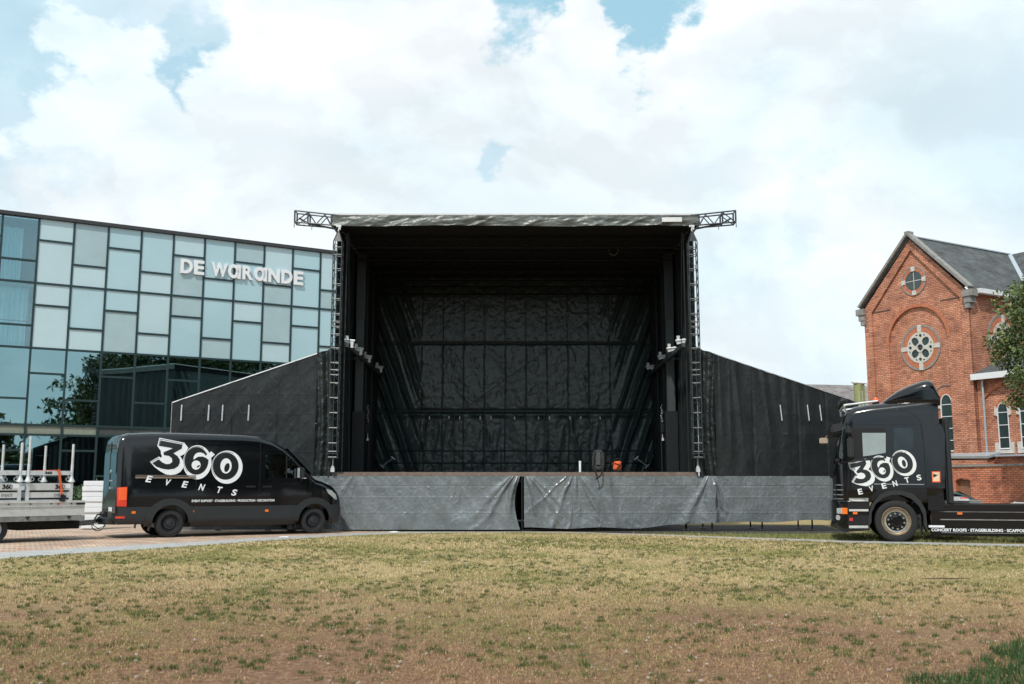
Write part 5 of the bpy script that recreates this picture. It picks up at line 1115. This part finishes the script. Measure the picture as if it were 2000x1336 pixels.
arch_o = [(MY-.04+2.02*math.cos(t), 9.0+2.02*math.sin(t)) for t in np.linspace(0, math.pi, 30)]; arch_i = [(MY-.04+1.84*math.cos(t), 9.0+1.84*math.sin(t)) for t in np.linspace(0, math.pi, 30)]
decal('blind_arch', [(arch_o+arch_i, [[k, k+1, 30+k+1, 30+k] for k in range(29)])], fmap, M['brick_arch'], chh, -.105, thick=.1, maxlen=None, smooth=False)
MB().box((3.5, MY, 1.5), (6.9, WY-.02, 2.95)).build('base_wall', M['brick'], chh)
# flank walls and body
side_out = [(0.01, 3.0), (4.7, 3.0), (4.7, EZ+.05), (0.01, EZ+.05)]
plate('side_wall', [side_out], smap, M['brick'], chh, 0, .2)
MB().box((2.5, WY-.1, 7), (4.6, .2, 8.3)).build('side_wall', M['brick'], chh)
# roofs
def slab(pts, th=.10):
    m_ = MB(); n = len(pts); a = [Vector(p) for p in pts]; nn = (a[1]-a[0]).cross(a[2]-a[0]).normalized()*th
    return m_.add(a+[p-nn for p in a], [tuple(range(n)), tuple(range(2*n-1, n-1, -1))]+[(i, n+i, n+(i+1) % n, (i+1) % n) for i in range(n)])
rfm = M['slate']
RX = 8.8
slab([(-.05, -.25, EZ+.10), (5.0, -.25, EZ+.10), (RX, MY, AZ+.18), (-.05, MY, AZ+.18)]).build('roof', rfm, chh)
slab([(-.05, WY+.25, EZ+.10), (-.05, MY, AZ+.18), (RX, MY, AZ+.18), (5.0, WY+.25, EZ+.10)]).build('roof', rfm, chh)
nv = [(5.0, -.25, EZ+.1), (5.0, -22, EZ+.1), (RX, -22, AZ+.18), (RX, MY, AZ+.18)]; slab(nv).build('nave_roof', rfm, chh)
pass
slab([(RX, -22, AZ+.18), (12.6, -22, EZ+.1), (12.6, 6.4, EZ+.1), (RX, 6.4, AZ+.18)]).build('nave_roof', rfm, chh)
MB().box((8.8, -7.8, 5.6), (7.4, 28.2, 11.1)).build('nave_wall', M['brick'], chh)
MB().bar((4.95, -.3, EZ+.16), (RX, MY, AZ+.24), .22, .05).build('valley_flashing', M['zinc'], chh)
MB().box((2.7, -.28, EZ+.02), (4.5, .30, .24)).build('gutter', M['white_paint'], chh)
MB().bar((0, MY, AZ+.22), (RX, MY, AZ+.22), .16, .06).build('ridge', M['zinc'], chh)
cp = MB().bar((-.02, -.22, EZ+.18), (-.02, MY, AZ+.34), .42, .13); cp.bar((-.02, WY+.22, EZ+.18), (-.02, MY, AZ+.34), .42, .13); cp.box((-.02, MY, AZ+.36), (.44, .26, .16))
cp.build('gable_coping', M['stone_grey'], chh)
for y in (-.12, WY+.12):
    MB().box((.02, y, EZ-.12), (.52, .56, .36)).box((.04, y+(.05 if y < 0 else -.05), EZ-.45), (.44, .40, .34)).box((.04, y+(.1 if y < 0 else -.1), EZ-.75), (.38, .28, .28)).build('kneeler', M['stone_grey'], chh, bevel=.015)
MB().box((.105, 1.0, 10.95), (.04, 1.4, .03)).box((.105, 5.5, 10.95), (.04, 1.2, .03)).build('string_course', M['brick_dark'], chh)
def rose(cx, cz, ro, mapf, base, name='rose_window'):
    ri = ro*.72
    e_ = thing(name, None, None); e_.parent = chh
    decal('brick_ring', [band(ell(cx, cz, ro, ro), ell(cx, cz, ri, ri))], mapf, M['brick_arch'], e_, base+.03, thick=.05, maxlen=None, smooth=False)
    decal('outer_ring', [band(ell(cx, cz, ro*1.06, ro*1.06), ell(cx, cz, ro*.97, ro*.97))], mapf, M['stone_grey'], e_, base+.045, thick=.05, maxlen=None, smooth=False)
    decal('glass', [ell(cx, cz, ri+.02, ri+.02)], mapf, M['church_glass'], e_, base+.004, maxlen=None)
    ks = []
    for k in range(4):
        a = k*math.pi/2; ks.append(xf([(-.11, -ro*.17), (.11, -ro*.17), (.13, ro*.17), (-.13, ro*.17)], cx+ro*.88*math.cos(a), cz+ro*.88*math.sin(a), a-math.pi/2))
    for q_ in ks: decal('keystone', [q_], mapf, M['stone'], e_, base+.065, thick=.06, maxlen=None, smooth=False)
    return e_, ri
e_, ri = rose(3.15, 8.63, 1.16, fmap, -.24)
def tracery(cx, cz, ri, mapf, base, e_):
    lp = [ell(cx, cz, ri, ri, 0, 48), ell(cx, cz, ri*.21, ri*.21, 0, 16)]
    for k in range(4):
        a = math.pi/4+k*math.pi/2+.06; lp.append(ell(cx+ri*.55*math.cos(a), cz+ri*.55*math.sin(a), ri*.30, ri*.25, a, 20))
        a2 = k*math.pi/2+.06; lp.append(ell(cx+ri*.76*math.cos(a2), cz+ri*.76*math.sin(a2), ri*.115, ri*.115, 0, 12))
        for d in (-.34, .34): lp.append(ell(cx+ri*.84*math.cos(a2+d), cz+ri*.84*math.sin(a2+d), ri*.05, ri*.09, a2+d, 8))
    plate('tracery', lp, mapf, M['stone'], e_, base+.055, .05)
    decal('tracery_ring', [band(ell(cx, cz, ri*.30, ri*.30), ell(cx, cz, ri*.21, ri*.21))], mapf, M['stone'], e_, base+.075, thick=.02, maxlen=None)
tracery(3.15, 8.63, ri, fmap, -.24, e_)
e_, r2_ = rose(3.25, 12.27, .74, fmap, -.12, 'round_window')
decal('glazing_bar', stroke([(3.25-r2_*.9, 12.27), (3.25+r2_*.9, 12.27)], .035)+stroke([(3.25, 12.27-r2_*.9), (3.25, 12.27+r2_*.9)], .035), fmap, M['stone'], e_, -.10, thick=.01, maxlen=None)
e_, r3_ = rose(2.70, 8.86, 1.24, smap, 0); tracery(2.70, 8.86, r3_, smap, 0, e_)
def church_window(cx, zb, zt, w, mapf, base, blocks):
    e_ = thing('window', None, None); e_.parent = chh; zs = zt-w*.75
    ol = [(cx-w/2, zb), (cx+w/2, zb), (cx+w/2, zs)]+[(cx+w/2*math.cos(t), zs+(zt-zs)*math.sin(t)) for t in np.linspace(.1, math.pi-.1, 14)]+[(cx-w/2, zs)]
    ou = [(cx+(a-cx)*1.24, zb if b == zb else zs+(b-zs)*1.22 if b > zs else b) for a, b in ol]; il = [(cx+(a-cx)*.88, zb+.06 if b == zb else b-.0 if b <= zs else zs+(b-zs)*.93) for a, b in ol]
    decal('glass', [ol], mapf, M['church_glass'], e_, base+.006, maxlen=None)
    n = len(ol); decal('frame', [band(ol, il)], mapf, M['white_paint'], e_, base+.05, thick=.045, maxlen=None, smooth=False)
    hv = [rect(cx-w*.44, cx+w*.44, z, z+.035) for z in np.arange(zb+.55, zs+.1, .62)]; decal('glazing_bar', hv, mapf, M['white_paint'], e_, base+.03, thick=.02, maxlen=None, smooth=False)
    a_ = [(cx+w/2*1.0*math.cos(t), zs+(zt-zs)*math.sin(t)) for t in np.linspace(0, math.pi, 16)]; b_ = [(cx+w/2*1.42*math.cos(t), zs+(zt-zs)*1.38*math.sin(t)) for t in np.linspace(0, math.pi, 16)]
    decal('brick_head', [(b_+a_, [[k, k+1, 16+k+1, 16+k] for k in range(15)])], mapf, M['brick_arch'], e_, base+.04, thick=.05, maxlen=None, smooth=False)
    if blocks:
        bl_ = [[(cx+s*w*.5, zs-.22), (cx+s*w*.78, zs-.16), (cx+s*w*.70, zs+.28), (cx+s*w*.49, zs+.16)] for s in (-1, 1)]+[rect(cx-w*.86, cx-w*.5, zb-.04, zb+.34), rect(cx+w*.5, cx+w*.86, zb-.04, zb+.34), rect(cx-w*.86, cx+w*.86, zb-.20, zb-.04)]
        for i_, q_ in enumerate(bl_): decal('stone_block' if i_ < 4 else 'window_sill', [q_], mapf, M['stone'], e_, base+.07-.003*(i_ == 4), thick=.08, maxlen=None, smooth=False)
church_window(1.78, 3.05, 6.02, .70, fmap, -.24, True)
church_window(4.50, 3.05, 6.02, .70, fmap, -.24, True)
arc2 = [(1.78+.95*math.cos(t), 5.35+1.15*math.sin(t)) for t in np.linspace(.2, math.pi-.2, 20)]; arc3 = [(1.78+.9*math.cos(t), 5.35+1.09*math.sin(t)) for t in np.linspace(.2, math.pi-.2, 20)]
decal('arch_moulding', [(arc2+arc3, [[k, k+1, 20+k+1, 20+k] for k in range(19)])], fmap, M['brick_dark'], chh, -.22, thick=.02, maxlen=None)
# lower annex running towards the viewer
AX = .32
ann = lambda y, z, o: (AX-o, -y, z)
MB().box((2.6, -7, 3.35), (4.5, 13.9, 6.65)).build('annex_wall', M['brick'], chh)
MB().box((AX-.02, -.18, 4.7), (.22, .24, 3.9)).build('annex_pier', M['brick'], chh)
slab([(-.12, .0, 6.82), (4.7, .0, 8.75), (4.7, -14, 8.75), (-.12, -14, 6.82)][::-1]).build('annex_roof', rfm, chh)
MB().box((-.10, -7.0, 6.72), (.10, 14.1, .30)).build('annex_fascia', M['white_paint'], chh)
dp = MB().tube((.12, -.42, 2.85), (.12, -.42, 6.6), .055, 12)
for z in (3.6, 5.1, 5.35): dp.tube((.12, -.42, z), (.12, -.42, z+.05), .07, 12)
dp.build('downpipe', M['zinc'], chh)
for cx in (1.28, 2.45, 5.4, 6.65, 9.5, 10.75):
    church_window(cx, 3.08, 5.37, .58, lambda y, z, o: (.34-.0-o, -y, z), -.0, True)
for c0 in (1.88, 6.0, 10.1):
    a_ = [(c0+1.75*math.cos(t), 5.0+1.25*math.sin(t)) for t in np.linspace(.25, math.pi-.25, 24)]; b_ = [(c0+1.95*math.cos(t), 5.05+1.42*math.sin(t)) for t in np.linspace(.25, math.pi-.25, 24)]
    decal('relieving_arch', [(b_+a_, [[k, k+1, 24+k+1, 24+k] for k in range(23)])], lambda y, z, o: (.34-o, -y, z), M['brick_arch'], chh, .07, thick=.08, maxlen=None, smooth=False)
slab([(-.75, 3.4, 2.72), (-.75, -1.05, 2.62), (.36, -1.05, 2.86), (.36, 3.4, 2.90)][::-1], .12).build('lower_ledge', M['zinc'], chh)
MB().box((-.2, 1.2, 1.3), (1.0, 4.3, 2.55)).box((.2, -6, 1.35), (.5, 13, 2.7)).build('plinth_wall', M['brick'], chh)
MB().box((-.02, -7.6, 2.76), (.60, 13.0, .09)).build('sill_course', M['zinc'], chh)
# green banner on the gable's far corner
bn = thing('banner', 'green vertical banner hanging from a bracket on the church corner', 'banner', (CC.x, CC.y, 0), math.atan2(CB.y, CB.x))
grid('cloth', lambda u, v: (u, WY+.4+.03*np.sin(u*9), v), -.70, .25, 3.9, 7.0, 20, 8, M['banner'], bn)
MB().tube((-.80, WY+.4, 7.03), (.45, WY+.4, 7.03), .03, 8).box((-.8, WY+.4, 7.03), (.08, .08, .1)).box((.42, WY+.1, 7.0), (.12, .6, .1)).build('bracket', M['steel_white'], bn)
decal('print', [rect(-.40, -.28, 4.2, 6.6), rect(-.12, 0, 4.2, 6.6)], lambda x, z, o: (x, WY+.35-o, z), mat('banner_print', (.50, .56, .38), .7), bn, .004, maxlen=None)
# garden wall with a plank door
gG = at(1925, 945, 44); gw = thing('garden_wall', 'orange brick garden wall with stone coping and an arched plank door', 'wall', (gG.x, gG.y, 0), math.atan2(CB.y, CB.x))
gm = lambda y, z, o: (-o, -y, z)
dx0, dx1 = -1.49, -.74
hole_ = [(dx0, .02), (dx1, .02), (dx1, 1.50)]+[((dx0+dx1)/2+(dx1-dx0)/2*math.cos(t), 1.50+.13*math.sin(t)) for t in np.linspace(.3, math.pi-.3, 8)]+[(dx0, 1.50)]
plate('brickwork', [[(-6, 0), (14, 0), (14, 2.16), (-6, 2.16)], hole_], gm, M['brick_wall'], gw, 0, .3)
MB().box((.15, -4, 2.20), (.42, 20.1, .09)).build('coping', M['stone_grey'], gw)
a_ = [((dx0+dx1)/2+.44*math.cos(t), 1.42+.24*math.sin(t)) for t in np.linspace(.35, math.pi-.35, 12)]; b_ = [((dx0+dx1)/2+.52*math.cos(t), 1.50+.36*math.sin(t)) for t in np.linspace(.35, math.pi-.35, 12)]
decal('door_arch', [(b_+a_, [[k, k+1, 12+k+1, 12+k] for k in range(11)])], gm, M['brick_arch'], gw, .012, thick=.02, maxlen=None, smooth=False)
dm = MB()
for k in range(6): dm.box((.22, -(dx0+.0625+.125*k), .8), (.05, .118, 1.6))
dm.build('door', M['door_wood'], gw)
# house roof beyond the wing, parked cars behind the truck
hp_ = at(1640, 945, 75); hs_ = thing('slate_roofed_house', 'low house with grey slate roof beyond the right stage wing', 'house', (hp_.x, hp_.y, 0), R(12))
MB().box((2, 3.5, 3.2), (16, 7, 6.4)).build('wall', M['brick'], hs_)
slab([(-6.2, -.3, 6.3), (10.2, -.3, 6.3), (10.2, 3.6, 9.2), (-4.4, 3.6, 9.2)], .15).build('roof', M['slate_far'], hs_); slab([(-6.2, 7.3, 6.3), (-4.4, 3.6, 9.2), (10.2, 3.6, 9.2), (10.2, 7.3, 6.3)], .15).build('roof', M['slate_far'], hs_)
MB().tube((-3.5, 3.6, 9.2), (-3.5, 3.6, 9.7), .14, 10).tube((-4.8, 3.5, 9.0), (-4.8, 3.5, 10.1), .025, 5).build('chimney', M['stone_grey'], hs_)
def car(name, label, loc, rz, m_, L_=4.3):
    c = thing(name, label, 'car', loc, rz, group='cars parked behind the truck', scale=.82)
    tp_ = [(-2.15, .75), (-2.1, .95), (-1.75, 1.05), (-1.3, 1.35), (-.7, 1.46), (.3, 1.44), (.75, 1.28), (1.25, 1.0), (1.9, .88), (2.1, .75), (2.15, .5)]
    mb, sd = loft_x(sorted(set([p[0] for p in tp_]+list(np.round(np.arange(-2, 2, .2), 2)))), tp_, [(-2.15, .35), (0, .2), (2.15, .35)], [(-2.15, .72), (-1.7, .86), (1.5, .87), (2.15, .68)], .12, .16, z0t=.85, zsp=.6)
    b = mb.build('body', m_, c); cut(b, [MB().tube((x, s*.6, .32), (x, s*1.1, .32), .37, 28).build('c', None, c) for x in (-1.3, 1.32) for s in (-1, 1)])
    for mp_ in (lambda x, z, o: (x, -(sd(x, z)+o), z), lambda x, z, o: (x, sd(x, z)+o, z)):
        decal('side_window', [[(-1.35, .98), (-.28, .98), (-.28, 1.36), (-.75, 1.37), (-1.15, 1.26)], [(-.22, .98), (.98, .98), (.55, 1.26), (.2, 1.36), (-.22, 1.36)]], mp_, M['vwin'], c, .006, maxlen=.1)
        decal('headlight', [[(1.75, .72), (2.05, .66), (2.05, .55), (1.8, .6)]], mp_, M['lens'], c, .008, maxlen=.06)
    MB().add([(.42, -.56, 1.425), (.42, .56, 1.425), (1.22, .66, 1.03), (1.22, -.66, 1.03)], [(0, 1, 2, 3)]).build('windscreen', M['vwin'], c).location = (.03, 0, .025)
    for x in (-1.3, 1.32):
        for s in (-1, 1): wheel(c, x, s*.74, .31, .2, s, 'van')
    return c
cpn = at(1838, 985, 31)
car('parked_car', 'dark green car parked behind the truck, its roof showing above the chassis', (cpn.x, 31, -.02), R(5), mat('dark_green_paint', (.012, .022, .02), .2, var=0, coat=.8))
cpn = at(2060, 985, 32)
car('parked_car', 'white car cut off by the right picture edge behind the truck chassis', (cpn.x, 32, -.02), R(185), mat('white_paint_car', (.7, .72, .74), .3, var=0, coat=.6))
# ------------------------------------------------------------------ trees
def leafset(r_, centres, radii, per, size, cols):
    P = []; 
    for c, q in zip(centres, radii):
        n = per; d = r_.normal(size=(n, 3)); d /= np.linalg.norm(d, axis=1)[:, None]; P.append(c+d*q*(r_.random((n, 1))**.45)*np.array([1, 1, .75]))
    P = np.concatenate(P); n = len(P); a = r_.normal(size=(n, 3)); a /= np.linalg.norm(a, axis=1)[:, None]; b = np.cross(a, r_.normal(size=(n, 3))); b /= np.linalg.norm(b, axis=1)[:, None]
    sz = size*(.6+.8*r_.random((n, 1))); V = np.stack([P-a*sz, P+b*sz*.45, P+a*sz, P-b*sz*.45], 1).reshape(-1, 3)
    cc = cols[r_.integers(0, len(cols), n)]*(.65+.7*r_.random((n, 1))); return V, np.repeat(cc, 4, 0)
LC = np.array([(.055, .085, .028), (.075, .11, .035), (.045, .07, .03), (.11, .13, .045)])
def make_tree(name, label, loc, h, rad, seed, per=260, ncl=120, size=.11, group=None, cols=LC, cb=.3):
    r_ = np.random.default_rng(seed); t = thing(name, label, 'tree', loc, group=group)
    rr_ = random.Random(seed); tr_ = MB(); tr_.tube((0, 0, -.1), (.1, .05, h*.32), h*.022+.05, 12, h*.016+.03)
    cen = []; rdd = []
    for k in range(ncl):
        d = r_.normal(size=3); d /= np.linalg.norm(d); q = r_.random()**.4
        c = np.array([d[0]*rad*q, d[1]*rad*q, h*(cb+(1-cb)/2)+d[2]*h*(1-cb)/2*q]); c[:2] *= 1-.25*max(0, (c[2]/h-.6)); cen.append(c); rdd.append(rad*(.16+.14*r_.random()))
    for k in range(0, ncl, 4):
        c = Vector(cen[k]); a = Vector((.1, .05, h*(.22+.12*rr_.random()))); m_ = a.lerp(c, .55)+Vector((0, 0, .4)); tr_.tube(a, m_, .07, 6, .045); tr_.tube(m_, c, .045, 5, .012)
    tr_.build('trunk', M['bark'], t, smooth=50)
    V, cc = leafset(r_, np.array(cen), np.array(rdd), per, size, cols); npmesh('crown', V, np.arange(len(V)).reshape(-1, 4), M['leaf'], t, cols=cc, smooth=False); return t
def mirrored(px, Yv):        # where a tree stands that the facade mirrors into that column
    v = at(px, 945, Yv).xy; n = Vector((UB.y, -UB.x)); return v-n*2*((v-F0.xy).dot(n))
tp0 = at(2132, 945, 37)
make_tree('broadleaf_tree', 'leafy green tree at the right picture edge in front of the church', (tp0.x, 37, 0), 10.2, 2.9, 5, per=240, ncl=130, size=.085, cols=LC*1.7, cb=.24)
for px_, Yv, h_, ra, sd, lb in ((240, 100, 15.2, 5.0, 6, 'tree across the lawn mirrored in the glass building above the trailer'), (345, 104, 18.5, 5.5, 8, 'tree across the lawn mirrored in the glass building above the van roof'), (470, 112, 20, 7.5, 9, 'widest tree across the lawn, mirrored in the glass beside the stage wing')):
    p = mirrored(px_, Yv); make_tree('broadleaf_tree', lb, (p.x, p.y, 0), h_, ra, sd, per=150, ncl=120, size=.20, group='trees mirrored in the glass facade', cols=LC*.8, cb=.42)
r_ = np.random.default_rng(91); cen = []; rdd = []
gapp = [mirrored(a_, b_) for a_ in range(-20, 190, 30) for b_ in (85, 95, 105, 115, 125, 135)]
for k in range(84):           # belt of trees behind the viewer
    a = -2.9+k*5.75/84+r_.normal()*.02; R0 = 42+r_.random()*14; hh = 13+8*r_.random(); cx_, cy_ = R0*math.sin(a)*1.25, R0*math.cos(a)*.9-6
    if -1.15 < a < 1.0 or cy_ > 20: continue
    if any(math.hypot(cx_-q_.x, cy_-q_.y) < 11 for q_ in gapp): hh = 5.5
    for j in range(34): d = r_.normal(size=3); d /= np.linalg.norm(d); cen.append(np.array([cx_, cy_, hh*.52])+d*np.array([4.2, 4.2, hh*.46])*r_.random()**.4); rdd.append(2.1)
V, cc = leafset(r_, np.array(cen), np.array(rdd), 44, .55, LC); tag(npmesh('woodland', V, np.arange(len(V)).reshape(-1, 4), M['leaf'], None, cols=cc, smooth=False), 'belt of dark green trees round the far side of the lawn', 'trees', kind='stuff')
